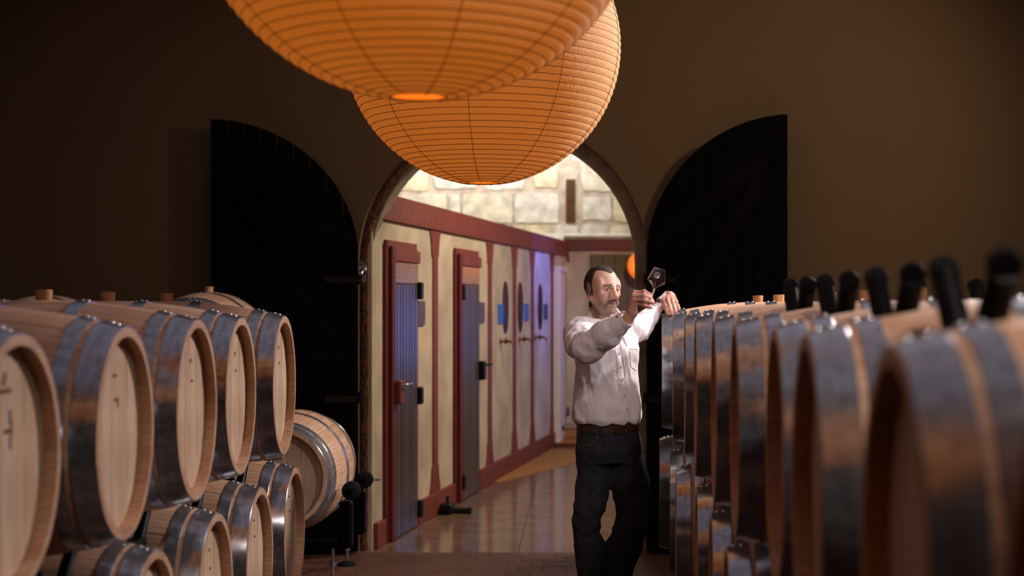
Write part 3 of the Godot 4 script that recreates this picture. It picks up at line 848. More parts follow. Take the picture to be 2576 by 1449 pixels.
func stave_mesh(da: float, lift: float) -> ArrayMesh:
	var m := MB.new()
	var w := deg_to_rad(360.0 / 28.0) * 0.5 - 0.0008
	var ang := [-w, -w + 0.012, 0.0, w - 0.012, w]
	var low := [-0.0009, 0.0, 0.0006, 0.0, -0.0009]
	var n := 14
	for k in n:
		var x0 := lerpf(-HALF, HALF, float(k) / n)
		var x1 := lerpf(-HALF, HALF, float(k + 1) / n)
		var r0 := barrel_r(x0) + lift
		var r1 := barrel_r(x1) + lift
		var t0 := 2.0 * (RB - RC) * x0 / (HALF * HALF)
		var t1 := 2.0 * (RB - RC) * x1 / (HALF * HALF)
		for j in 4:
			var p := []
			var q := []
			for e: Array in [[x0, r0, t0, j], [x0, r0, t0, j + 1], [x1, r1, t1, j + 1], [x1, r1, t1, j]]:
				var a: float = ang[e[3]]
				var r: float = e[1] + low[e[3]]
				p.append(Vector3(e[0], r * cos(a), r * sin(a)))
				var na := a * 1.0 + (-0.3 if e[3] == 0 else 0.3 if e[3] == 4 else 0.0)
				q.append(Vector3(e[2], cos(na), sin(na)).normalized())
			m.squad(p, q)
		var i0 := r0 - (0.024 if absf(x0) > 0.46 else 0.028)
		var i1 := r1 - (0.024 if absf(x1) > 0.46 else 0.028)
		m.squad([Vector3(x0, i0 * cos(w), -i0 * sin(w)), Vector3(x0, i0 * cos(w), i0 * sin(w)), Vector3(x1, i1 * cos(w), i1 * sin(w)), Vector3(x1, i1 * cos(w), -i1 * sin(w))],
			[Vector3(0, -cos(w), sin(w)), Vector3(0, -cos(w), -sin(w)), Vector3(0, -cos(w), -sin(w)), Vector3(0, -cos(w), sin(w))])
	for s: float in [-1.0, 1.0]:
		var r := barrel_r(HALF) + lift
		var ri := r - 0.024
		for j in 4:
			m.quad(Vector3(HALF * s, (r + low[j]) * cos(ang[j]), (r + low[j]) * sin(ang[j])), Vector3(HALF * s, (r + low[j + 1]) * cos(ang[j + 1]), (r + low[j + 1]) * sin(ang[j + 1])),
				Vector3(HALF * s, ri * cos(ang[j + 1]), ri * sin(ang[j + 1])), Vector3(HALF * s, ri * cos(ang[j]), ri * sin(ang[j])), Vector3(s, 0, 0))
	return m.done()

func hoop_mesh(x0: float, x1: float) -> ArrayMesh:
	# turned about the barrel's axis, x
	var p := []
	var n := 3
	p.append(Vector2(barrel_r(x0) - 0.004, x0))
	p.append(Vector2(barrel_r(x0) + 0.0030, x0))
	for k in n + 1:
		var x := lerpf(x0 + 0.0012, x1 - 0.0012, float(k) / n)
		p.append(Vector2(barrel_r(x) + 0.0038, x))
	p.append(Vector2(barrel_r(x1) + 0.0030, x1))
	p.append(Vector2(barrel_r(x1) - 0.004, x1))
	return lathe_mesh(p, 96, Transform3D(Basis(Vector3(0, 1, 0), Vector3(1, 0, 0), Vector3(0, 0, 1)), Vector3.ZERO), 0.9)

func make_barrel(tone: int) -> Node3D:
	var o := Node3D.new()
	o.name = "wine_barrel"
	var ax := Vector3(0, RB, 0)
	for k in 28:
		var st: ArrayMesh = M.stave_meshes[(k * 7 + tone) % 3]
		part("stave", st, M.staves[(k * 3 + (k * k) % 5 + tone) % 5], o, Transform3D(Basis(Vector3.RIGHT, TAU * (k + 0.5) / 28.0), ax))
	for k in 6:
		var s := 1.0 if k < 3 else -1.0
		var e: Array = [[0.001, 0.064], [0.078, 0.120], [0.332, 0.374]][k % 3]
		var x0: float = minf(s * (HALF - e[0]), s * (HALF - e[1]))
		var x1: float = maxf(s * (HALF - e[0]), s * (HALF - e[1]))
		var h := part("hoop", M.hoop_meshes[k], M.steel, o, Transform3D(Basis(), ax))
		var xm := (x0 + x1) * 0.5
		for t: float in [-1.0, 1.0]:
			var q := xm + t * 0.011
			var tilt := atan(2.0 * (RB - RC) * q / (HALF * HALF))
			part("rivet", M.rivet_mesh, M.rivet, h, Transform3D(Basis(Vector3(0, 0, 1), -tilt), Vector3(q, barrel_r(q) + 0.003, 0.010 * t)))
	for k in 7:
		part("head_board", M.head_meshes[k], M.heads[(k * 2 + tone) % 3], o, Transform3D(Basis(), ax))
	part("rear_head", lathe_mesh([Vector2(0.0, 0.45), Vector2(0.262, 0.45)], 40, Transform3D(Basis(Vector3(0, 0, 1), Vector3(-1, 0, 0), Vector3(0, -1, 0)), ax)), M.heads[0], o)
	part("bung", M.bung_mesh, M.bung, o, Transform3D(Basis(), Vector3(0, RB * 2.0 - 0.006, 0)))
	return o

func put_barrel(proto: Node3D, at: Vector3, turn: float, label: String, group: String, roll := 0.0) -> Node3D:
	# at is the middle of the front head's edge circle
	var o: Node3D = proto.duplicate()
	o.name = numbered("wine_barrel")
	tag(o, label, "barrel", group)
	add_child(o)
	var b := Basis(Vector3.UP, turn)
	if roll != 0.0:
		b = b * Basis(Vector3.RIGHT, roll)
	o.transform = Transform3D(b, at - b * Vector3(HALF, RB, 0))
	return o

func stamp(o: Node3D, strokes: Array) -> void:
	# small burnt marks on the front head: [y, z, height, width]
	for e: Array in strokes:
		part("burnt_mark", box_mesh(Vector3(0.002, e[2], e[3]), 0.0004, Vector3(0.4525, RB + e[0], e[1])), M.stamp, o)

func barrels() -> void:
	M.stave_meshes = [stave_mesh(0, 0.0), stave_mesh(0, 0.0005), stave_mesh(0, -0.0005)]
	M.hoop_meshes = []
	for k in 6:
		var s := 1.0 if k < 3 else -1.0
		var e: Array = [[0.001, 0.064], [0.078, 0.120], [0.332, 0.374]][k % 3]
		M.hoop_meshes.append(hoop_mesh(minf(s * (HALF - e[0]), s * (HALF - e[1])), maxf(s * (HALF - e[0]), s * (HALF - e[1]))))
	M.rivet_mesh = lathe_mesh([Vector2(0.0065, 0.0), Vector2(0.0058, 0.0024), Vector2(0.0035, 0.0042), Vector2(0.0, 0.0049)], 12, Transform3D(), 0.2)
	M.bung_mesh = lathe_mesh([Vector2(0.0, 0.0), Vector2(0.024, 0.0), Vector2(0.0265, 0.036), Vector2(0.025, 0.0385), Vector2(0.0, 0.0385)], 24)
	M.head_meshes = []
	var R := 0.264
	var ed := [-R, -0.200, -0.126, -0.046, 0.030, 0.108, 0.186, R]
	for k in 7:
		var a: float = ed[k] + 0.0006
		var b: float = ed[k + 1] - 0.0006
		var p := []
		for t in 9:
			var z := lerpf(a, b, t / 8.0)
			p.append(Vector2(z, sqrt(maxf(0.0, R * R - z * z))))
		for t in 9:
			var z := lerpf(b, a, t / 8.0)
			p.append(Vector2(z, -sqrt(maxf(0.0, R * R - z * z))))
		if k == 0:
			p.remove_at(p.size() - 1)
		if k == 6:
			p.remove_at(8)
		# poly x is the barrel's z
		M.head_meshes.append(ext_mesh(p, 0.43, 0.4505 + 0.0007 * ((k * 3) % 2), Transform3D(Basis(Vector3(0, 0, 1), Vector3(0, 1, 0), Vector3(1, 0, 0)), Vector3.ZERO)))
	var protos := [make_barrel(0), make_barrel(2), make_barrel(4)]
	# left stack: heads face the aisle (+x). [x of head, height of axis, z, label]
	var up := 1.2595
	var lo := 0.5925
	var Lu := [[-1.2205, up, -6.16, "pale oak barrel at the far end of the left stack, upper tier"], [-1.2365, up, -5.445, "pale oak barrel of the left stack, upper tier, second from the far end"],
		[-1.2125, up, -4.73, "pale oak barrel of the left stack, upper tier, middle of the five"], [-1.2205, up - 0.012, -4.015, "pale oak barrel of the left stack, upper tier, second from the viewer"], [-1.2395, up - 0.015, -3.30, "pale oak barrel nearest the viewer on the left, cut by the frame edge"]]
	var Ll := [[-1.2475, lo, -6.52, "pale oak barrel at the far end of the left stack, lower tier"], [-1.2445, lo, -5.80, "pale oak barrel of the left stack, lower tier, second from the far end"],
		[-1.2425, lo, -5.09, "pale oak barrel of the left stack, lower tier, third from the far end"], [-1.2475, lo - 0.008, -4.37, "pale oak barrel of the left stack, lower tier, lowest in view"]]
	var k := 0
	for e: Array in Lu:
		var o := put_barrel(protos[k % 3], Vector3(e[0], e[1], e[2]), LEFT_TURN, e[3], "upper tier of the left barrel stack")
		if k == 4:
			stamp(o, [[0.190, 0.006, 0.020, 0.012], [0.176, 0.012, 0.010, 0.010], [0.158, 0.0, 0.010, 0.070], [0.100, -0.030, 0.030, 0.007], [0.072, -0.036, 0.034, 0.006], [0.068, -0.012, 0.010, 0.034], [0.040, -0.030, 0.030, 0.006]])
		elif k == 3:
			stamp(o, [[0.155, 0.0, 0.008, 0.034], [0.090, -0.015, 0.008, 0.040], [0.076, -0.028, 0.018, 0.005]])
		else:
			stamp(o, [[0.156, -0.040, 0.009, 0.016], [0.147, -0.040, 0.002, 0.026], [0.090, -0.058, 0.008, 0.016]])
		k += 1
	for e: Array in Ll:
		var o := put_barrel(protos[k % 3], Vector3(e[0], e[1], e[2]), LEFT_TURN, e[3], "lower tier of the left barrel stack")
		stamp(o, [[0.156, -0.040, 0.009, 0.016], [0.090, -0.058, 0.008, 0.016]])
		k += 1
	# right stack: heads face the aisle (-x)
	var nm := ["farthest", "second", "third", "fourth", "fifth", "sixth", "seventh", "eighth", "ninth", "tenth"]
	var rx := [0.415, 0.426, 0.430, 0.4185, 0.421, 0.413, 0.427, 0.388, 0.387, 0.385]
	for j in 10:
		var lab := "oak barrel of the right stack, upper tier, %s from the arch" % nm[j]
		if j == 0:
			lab = "oak barrel under the man's left hand, far end of the right upper tier"
		if j == 9:
			lab = "oak barrel nearest the viewer on the right, mostly out of frame"
		put_barrel(protos[(j + 1) % 3], Vector3(rx[j], 1.258, -7.58 + 0.715 * j), RIGHT_TURN, lab, "upper tier of the right barrel stack")
	var lx := [0.422, 0.433, 0.416, 0.450, 0.444, 0.427, 0.430]
	for j in 7:
		var lab := "oak barrel of the right stack, lower tier, %s from the arch" % nm[j]
		put_barrel(protos[j % 3], Vector3(lx[j], 0.5925, -7.94 + 0.715 * j), RIGHT_TURN, lab, "lower tier of the right barrel stack")
	# barrels standing across, against the end wall on the left: heads face the room (+z)
	var fb := put_barrel(protos[1], Vector3(-1.708, 0.612, -8.40), -PI * 0.5, "oak barrel low against the black door leaf, head towards the room", "barrels along the end wall", 1.75)
	var tm := TextMesh.new()
	var font := SystemFont.new()
	font.font_names = PackedStringArray(["Droid Serif"])
	font.font_italic = true
	tm.font = font
	tm.text = "Ameline"
	tm.font_size = 32
	tm.pixel_size = 0.0010
	tm.depth = 0.002
	var txt := part("brand_lettering", tm, M.ink, fb)
	for b: Node in fb.get_children():
		if String(b.name).begins_with("head_board"):
			# the boards of this head stand upright
			var h: Node3D = b
			h.transform = Transform3D(Basis(), Vector3(0, RB, 0)) * Transform3D(Basis(Vector3.RIGHT, -1.75), Vector3.ZERO)
	txt.transform = fb.transform.affine_inverse() * Transform3D(Basis(), Vector3(-1.752, 0.722, -8.4335))
	put_barrel(protos[2], Vector3(-2.20, 1.318, -8.345), -PI * 0.5, "oak barrel behind the left stack, its bung against the black door", "barrels along the end wall")
	put_barrel(protos[0], Vector3(-3.16, 1.300, -8.35), -PI * 0.5, "oak barrel at the far left, only its top and bung in sight", "barrels along the end wall")
	for p: Node3D in protos:
		p.free()

# ---------------------------------------------------------------- the black steel racks that carry the barrels
func cradle(o: Node3D, x: float, z: float, y_axis: float, from_y: float, r: float, swivel := 0.0) -> void:
	# two leaning arms with round rubber pads that face the barrel's axis, on a flat post
	var sn := sin(deg_to_rad(28.0))
	var cs := cos(deg_to_rad(28.0))
	var yt := y_axis - r * cs - 0.02
	part("post", box_mesh(Vector3(0.06, yt - 0.13 - from_y, 0.022), 0.004, Vector3(x, (yt - 0.13 + from_y) * 0.5, z)), M.black_steel, o)
	part("crossbar", box_mesh(Vector3(0.05, 0.045, 0.16), 0.008, Vector3(x, yt - 0.115, z)), M.black_steel, o)
	for s: float in [-1.0, 1.0]:
		var n := Vector3(0, cs, -s * sn)
		var c := Vector3(x, y_axis, z) - n * (r + 0.004)
		var b := c - n * 0.016
		var a := Vector3(x, yt - 0.12, z + s * 0.05)
		var arm := part("arm", tube_mesh([a, a.lerp(b, 0.3), b], [0.018, 0.020, 0.017] if swivel == 0.0 else [0.020, 0.023, 0.023], 14), M.black_steel, o)
		var q := n.rotated(Vector3.RIGHT, -s * swivel)
		part("pad", tube_mesh([c - q * 0.018, c - q * 0.005, c], [0.024, 0.025, 0.022], 18), M.rubber, arm)

func racks() -> void:
	# [side label, x of the two lines of cradles, z of first lower barrel, how many lower, how many upper]
	for side: Array in [["left", -1.42, -1.99], ["right", 0.62, 1.19]]:
		var left: bool = side[0] == "left"
		var o := thing("barrel_rack", "black steel rack under the left barrel stack" if left else "black steel rack under the right barrel stack, arms showing above it", "rack", Vector3(0, 0, 0))
		var z0 := -6.52 if left else -7.94
		var z1 := -2.9 if left else -0.9
		for x: float in [side[1], side[2]]:
			var dz: float = (absf(x) - 1.23) * 0.033 if left else (x - 0.42) * 0.059
			part("rail", box_mesh(Vector3(0.07, 0.09, z1 - z0 + 0.5), 0.008, Vector3(x, 0.105, (z0 + z1) * 0.5)), M.black_steel, o)
			for k in (6 if left else 10):
				cradle(o, x, z0 + dz + (0.717 if left else 0.715) * k, 0.5925, 0.10, 0.339)
			for k in (5 if left else 10):
				cradle(o, x, z0 + dz + 0.36 + 0.715 * k, 1.2585 if not left else (1.2595 if k < 3 else 1.2455), 0.10, 0.339)
			if not left:
				# arms waiting for a third tier
				for k in ([1, 2, 3, 4] if x < 1.0 else [0, 1, 2, 3]):
					cradle(o, x - 0.012 * k + (0.03 if k < 4 else 0.008) if x < 1.0 else x, -5.08 + dz + 0.715 * k, 1.957, 1.15, 0.339, 0.6)
		for z: float in [z0 + 0.2, (z0 + z1) * 0.5, z1 - 0.2]:
			part("cross_rail", box_mesh(Vector3(absf(side[2] - side[1]), 0.06, 0.06), 0.006, Vector3((side[1] + side[2]) * 0.5, 0.09, z)), M.black_steel, o)
			for x: float in [side[1], side[2]]:
				part("foot", lathe_mesh([Vector2(0.0, 0.07), Vector2(0.018, 0.07), Vector2(0.018, 0.02), Vector2(0.05, 0.014), Vector2(0.055, 0.0), Vector2(0, 0)], 20, Transform3D(Basis(), Vector3(x, 0, z))), M.black_steel, o)
	# rack of the barrels against the end wall: roller brackets on screw feet
	var e := thing("barrel_rack", "black roller rack on screw feet under the barrel by the end wall", "rack", Vector3(-1.71, 0, -8.8))
	for z: float in [0.22, -0.30]:
		part("cross_rail", box_mesh(Vector3(0.78, 0.05, 0.05), 0.008, Vector3(0, 0.215, z)), M.black_steel, e)
		for s: float in [-1.0, 1.0]:
			var x := s * 0.285
			part("bracket", box_mesh(Vector3(0.075, 0.27, 0.075), 0.012, Vector3(s * 0.362, 0.33, z)), M.black_steel, e)
			var ro := part("roller", lathe_mesh([Vector2(0, -0.03), Vector2(0.046, -0.03), Vector2(0.052, -0.024), Vector2(0.052, 0.024), Vector2(0.046, 0.03), Vector2(0, 0.03)], 28, Transform3D(Basis(Vector3.RIGHT, PI * 0.5), Vector3(s * 0.400, 0.53, z + 0.055))), M.rubber, e)
			part("hub", lathe_mesh([Vector2(0, 0.045), Vector2(0.014, 0.043), Vector2(0.016, 0.03)], 14, Transform3D(Basis(Vector3.RIGHT, PI * 0.5), Vector3(s * 0.400, 0.53, z + 0.055))), M.black_steel, ro)
			part("bolt", lathe_mesh([Vector2(0, 0.014), Vector2(0.013, 0.012), Vector2(0.016, 0.0)], 14, Transform3D(Basis(Vector3.RIGHT, PI * 0.5), Vector3(s * 0.362, 0.36, z + 0.038))), M.black_steel, e)
			var sc := part("screw", lathe_mesh([Vector2(0.009, 0.02), Vector2(0.009, 0.09), Vector2(0.02, 0.09), Vector2(0.02, 0.115), Vector2(0.009, 0.115), Vector2(0.009, 0.20)], 10, Transform3D(Basis(), Vector3(x, 0, z))), M.chrome, e)
			part("foot_pad", lathe_mesh([Vector2(0, 0.03), Vector2(0.02, 0.028), Vector2(0.055, 0.012), Vector2(0.06, 0.0), Vector2(0, 0)], 24, Transform3D(Basis(), Vector3(x, 0, z))), M.rubber, sc)
	part("lever", tube_mesh([Vector3(0.39, 0.53, -0.24), Vector3(0.50, 0.53, -0.24)], [0.006, 0.006], 8), M.chrome, e)
	# uprights for the upper barrels of that row
	var u := thing("barrel_rack", "black steel frame holding up the rear barrels behind the left stack", "rack", Vector3(-2.68, 0, -8.83))
	for x: float in [0.48, -0.48]:
		for z: float in [0.22, -0.22]:
			part("post", box_mesh(Vector3(0.05, 0.90, 0.05), 0.006, Vector3(x, 0.45, z)), M.black_steel, u)
			part("crossbar", box_mesh(Vector3(0.30, 0.04, 0.05), 0.006, Vector3(x, 0.915, z)), M.black_steel, u)

# ---------------------------------------------------------------- small things
func small_things() -> void:
	# crumpled foil tucked by the left edge of the arch
	var m := MB.new()
	var g := []
	for j in 9:
		var row := []
		for i in 6:
			var u := i / 5.0
			var w := j / 8.0
			var edge := 0.048 * (0.75 + 0.25 * sin(w * PI))
			row.append(Vector3(u * edge, w * 0.142 + 0.012 * sin(i * 1.3) * (1.0 if j == 8 else 0.0) + u * 0.012 * (1.0 - 2.0 * w), 0.012 + 0.010 * sin(i * 2.1 + j * 1.3) + 0.007 * sin(j * 2.7 - i)))
		g.append(row)
	for j in 8:
		for i in 5:
			m.quad(g[j][i], g[j][i + 1], g[j + 1][i + 1], g[j + 1][i], Vector3(0, 0, 1))
			var d := Vector3(0, 0, -0.003)
			m.quad(g[j][i] + d, g[j][i + 1] + d, g[j + 1][i + 1] + d, g[j + 1][i] + d, Vector3(0, 0, -1))
	var f := thing("foil_sheet", "crumpled silver foil stuck at the edge of the arch by the left door", "foil", Vector3(-1.412, 1.73, -9.52))
	part("sheet", m.done(), M.chrome, f)
	var b := thing("hinge_bracket", "dark iron hinge bracket on the stone edge beside the left door leaf", "bracket", Vector3(-1.402, 0.96, -9.565))
	part("plate", box_mesh(Vector3(0.03, 0.09, 0.02), 0.004, Vector3(0.0, 0.045, 0.012)), M.iron, b)
	part("pin", tube_mesh([Vector3(0.006, 0.03, 0.028), Vector3(0.006, 0.075, 0.028)], [0.009, 0.009], 10), M.iron, b)
	# housings on rods, set at the unseen spots, all out of frame
	unseen_flood_lamp(FLOOD, FLOOD_AIM, 3.84, "unseen floodlight out of view to the right, placed to light the left barrels")
	unseen_flood_lamp(MAN_FLOOD, MAN_AIM, 3.84, "unseen floodlight out of view, placed to light the man from the right")
	unseen_flood_lamp(MAN_FILL, MAN_AIM, 3.84, "unseen lamp out of view, placed to light the front of the man")
	unseen_flood_lamp(AISLE_FLOOD, AISLE_AIM, 3.84, "unseen floodlight out of view, placed to light the nearest right barrels")
	unseen_flood_lamp(WASH, WASH_AIM, 3.84, "unseen floodlight out of view, placed to light the wall right of the arch")
	unseen_flood_lamp(CORR, CORR_AIM, 5.2, "unseen floodlight out of view in the corridor, placed to light the vats")
	unseen_flood_lamp(BLUE, BLUE_AIM, 5.2, "unseen blue lamp out of view in the corridor, placed to tint the vats")

func unseen_flood_lamp(at: Vector3, to: Vector3, ceil: float, label: String) -> void:  # housing for an unseen spot, out of frame
	var k := thing("unseen_flood_lamp", label, "lamp", at, "floodlights out of frame")
	var dir := (to - at).normalized()
	var bs := Basis.looking_at(dir)
	var t := Transform3D(bs * Basis(Vector3.RIGHT, -PI * 0.5), dir * -0.2)
	part("housing", lathe_mesh([Vector2(0, -0.10), Vector2(0.08, -0.08), Vector2(0.10, 0.0), Vector2(0.105, 0.06), Vector2(0.098, 0.06), Vector2(0.09, 0.0), Vector2(0.0, -0.01)], 28, t), M.black_steel, k)
	part("lens", lathe_mesh([Vector2(0.09, 0.02), Vector2(0.06, 0.03), Vector2(0.0, 0.034)], 28, t), M.lens, k)
	part("rod", tube_mesh([dir * -0.22 + Vector3(0, 0.02, 0), Vector3(dir.x * -0.22, ceil - at.y, dir.z * -0.22)], [0.012, 0.012], 10), M.black_steel, k)

# ---------------------------------------------------------------- a sampled distance field, meshed as surface nets
class Field:
	var o: Vector3
	var h: float
	var k: float
	var nx: int
	var ny: int
	var nz: int
	var a := PackedFloat32Array()

	func _init(lo: Vector3, hi: Vector3, cell: float, sharp: float) -> void:
		o = lo
		h = cell
		k = sharp
		nx = int(ceil((hi.x - lo.x) / cell)) + 1
		ny = int(ceil((hi.y - lo.y) / cell)) + 1
		nz = int(ceil((hi.z - lo.z) / cell)) + 1
		a.resize(nx * ny * nz)

	func range_of(lo: Vector3, hi: Vector3) -> PackedInt32Array:
		var l := (lo - o) / h
		var u := (hi - o) / h
		return PackedInt32Array([clampi(int(floor(l.x)), 0, nx - 1), clampi(int(ceil(u.x)), 0, nx - 1), clampi(int(floor(l.y)), 0, ny - 1), clampi(int(ceil(u.y)), 0, ny - 1), clampi(int(floor(l.z)), 0, nz - 1), clampi(int(ceil(u.z)), 0, nz - 1)])

	func cap(p: Vector3, q: Vector3, r1: float, r2: float) -> void:
		var m := 6.5 / k
		var b := range_of(p.min(q) - Vector3.ONE * (maxf(r1, r2) + m), p.max(q) + Vector3.ONE * (maxf(r1, r2) + m))
		var dx := q.x - p.x
		var dy := q.y - p.y
		var dz := q.z - p.z
		var inv := 1.0 / maxf(dx * dx + dy * dy + dz * dz, 1e-9)
		var dr := r2 - r1
		for z in range(b[4], b[5] + 1):
			var pz := o.z + z * h - p.z
			for y in range(b[2], b[3] + 1):
				var py := o.y + y * h - p.y
				var base := (z * ny + y) * nx
				var yz := py * dy + pz * dz
				for x in range(b[0], b[1] + 1):
					var px := o.x + x * h - p.x
					var t := clampf((px * dx + yz) * inv, 0.0, 1.0)
					var ex := px - dx * t
					var ey := py - dy * t
					var ez := pz - dz * t
					var d := sqrt(ex * ex + ey * ey + ez * ez) - r1 - dr * t
					if d < m:
						a[base + x] += exp(-k * d)

	func ell(c: Vector3, r: Vector3, bs := Basis(), carve := 0.0) -> void:
		# carve > 0: taken away (after finish), with that much rounding
		var m := 6.5 / k
		var ext := maxf(r.x, maxf(r.y, r.z)) + m
		var b := range_of(c - Vector3.ONE * ext, c + Vector3.ONE * ext)
		var bt := bs.transposed()
		for z in range(b[4], b[5] + 1):
			for y in range(b[2], b[3] + 1):
				var base := (z * ny + y) * nx
				for x in range(b[0], b[1] + 1):
					var p := bt * (o + Vector3(x, y, z) * h - c)
					var u := p / r
					var k0 := u.length()
					var k1 := (u / r).length()
					var d := k0 * (k0 - 1.0) / maxf(k1, 1e-6) if k0 > 1e-5 else -minf(r.x, minf(r.y, r.z))
					if carve > 0.0:
						var f := a[base + x]
						var e := maxf(carve - absf(f + d), 0.0) / carve
						a[base + x] = maxf(f, -d) + e * e * carve * 0.25
					elif d < m:
						a[base + x] += exp(-k * d)

	func cap_line(p: Vector3, q: Vector3, r: float) -> void:
		# a thin groove cut along a line, after finish
		var b := range_of(p.min(q) - Vector3.ONE * (r * 4.0), p.max(q) + Vector3.ONE * (r * 4.0))
		for z in range(b[4], b[5] + 1):
			for y in range(b[2], b[3] + 1):
				for x in range(b[0], b[1] + 1):
					var w := o + Vector3(x, y, z) * h
					var d := w.distance_to(Geometry3D.get_closest_point_to_segment(w, p, q)) - r
					var i := (z * ny + y) * nx + x
					a[i] = maxf(a[i], -d)

	func loft(rows: Array, yaw: float) -> void:
		# rows of [y, x, z, half width, half depth] from low to high, sections turned by yaw
		var m := 6.5 / k
		var c := cos(yaw)
		var s := sin(yaw)
		var lo := Vector3.INF
		var hi := -Vector3.INF
		for e: Array in rows:
			lo = lo.min(Vector3(e[1], e[0], e[2]) - Vector3.ONE * maxf(e[3], e[4]))
			hi = hi.max(Vector3(e[1], e[0], e[2]) + Vector3.ONE * maxf(e[3], e[4]))
		lo.y = rows[0][0]
		hi.y = rows[-1][0]
		var b := range_of(lo - Vector3.ONE * m, hi + Vector3.ONE * m)
		for y in range(b[2], b[3] + 1):
			var py := o.y + y * h
			var i := 0
			while i < rows.size() - 2 and rows[i + 1][0] < py:
				i += 1
			var t := clampf((py - rows[i][0]) / (rows[i + 1][0] - rows[i][0]), 0.0, 1.0)
			t = t * t * (3.0 - 2.0 * t) * 0.5 + t * 0.5
			var cx := lerpf(rows[i][1], rows[i + 1][1], t)
			var cz := lerpf(rows[i][2], rows[i + 1][2], t)
			var ra := lerpf(rows[i][3], rows[i + 1][3], t)
			var rb := lerpf(rows[i][4], rows[i + 1][4], t)
			var over := maxf(maxf(rows[0][0] - py, py - rows[-1][0]), 0.0)
			for z in range(b[4], b[5] + 1):
				var pz := o.z + z * h - cz
				var base := (z * ny + y) * nx
				for x in range(b[0], b[1] + 1):
					var px := o.x + x * h - cx
					var u := (px * c - pz * s) / ra
					var w := (px * s + pz * c) / rb
					var k0 := sqrt(u * u + w * w)
					var k1 := sqrt(u * u / (ra * ra) + w * w / (rb * rb))
					var d := k0 * (k0 - 1.0) / k1 if k1 > 1e-4 else -rb
					if over > 0.0:
						d = sqrt(maxf(d, 0.0) * maxf(d, 0.0) + over * over)
					if d < m:
						a[base + x] += exp(-k * d)

	func finish() -> void:
		var e := 1.0 / k
		for i in a.size():
			var s := a[i]
			a[i] = -log(s) * e if s > 1e-12 else 0.5

	func cut_below(y0: float) -> void:
		for z in nz:
			for y in ny:
				var d := y0 - (o.y + y * h)
				if d < -0.03:
					continue
				var base := (z * ny + y) * nx
				for x in nx:
					a[base + x] = maxf(a[base + x], d)

	func cut(n: Vector3, p: Vector3) -> void:
		# keeps what lies behind the plane
		for z in nz:
			for y in ny:
				var base := (z * ny + y) * nx
				for x in nx:
					a[base + x] = maxf(a[base + x], (o + Vector3(x, y, z) * h - p).dot(n))

	func cut_near(n: Vector3, p: Vector3, rad: float) -> void:
		# the same, only within a distance of the point
		var b := range_of(p - Vector3.ONE * rad, p + Vector3.ONE * rad)
		for z in range(b[4], b[5] + 1):
			for y in range(b[2], b[3] + 1):
				var base := (z * ny + y) * nx
				for x in range(b[0], b[1] + 1):
					a[base + x] = maxf(a[base + x], (o + Vector3(x, y, z) * h - p).dot(n))

	func roughen(f: Callable, band: float) -> void:
		for z in nz:
			for y in ny:
				var base := (z * ny + y) * nx
				for x in nx:
					if absf(a[base + x]) < band:
						a[base + x] += f.call(o + Vector3(x, y, z) * h)

	func at(p: Vector3) -> float:
		var q := (p - o) / h
		var x := clampi(int(q.x), 0, nx - 2)
		var y := clampi(int(q.y), 0, ny - 2)
		var z := clampi(int(q.z), 0, nz - 2)
		var f := q - Vector3(x, y, z)
		var i := (z * ny + y) * nx + x
		var sy := nx
		var sz := nx * ny
		return lerpf(lerpf(lerpf(a[i], a[i + 1], f.x), lerpf(a[i + sy], a[i + sy + 1], f.x), f.y), lerpf(lerpf(a[i + sz], a[i + sz + 1], f.x), lerpf(a[i + sz + sy], a[i + sz + sy + 1], f.x), f.y), f.z)

	func grad(p: Vector3) -> Vector3:
		var e := h * 0.7
		return Vector3(at(p + Vector3(e, 0, 0)) - at(p - Vector3(e, 0, 0)), at(p + Vector3(0, e, 0)) - at(p - Vector3(0, e, 0)), at(p + Vector3(0, 0, e)) - at(p - Vector3(0, 0, e))).normalized()

	func hit(from: Vector3, dir: Vector3) -> Vector3:
		var p := from
		for i in 120:
			var d := at(p)
			if d < 0.0008:
				break
			p += dir * clampf(d * 0.7, 0.0008, 0.03)
		return p

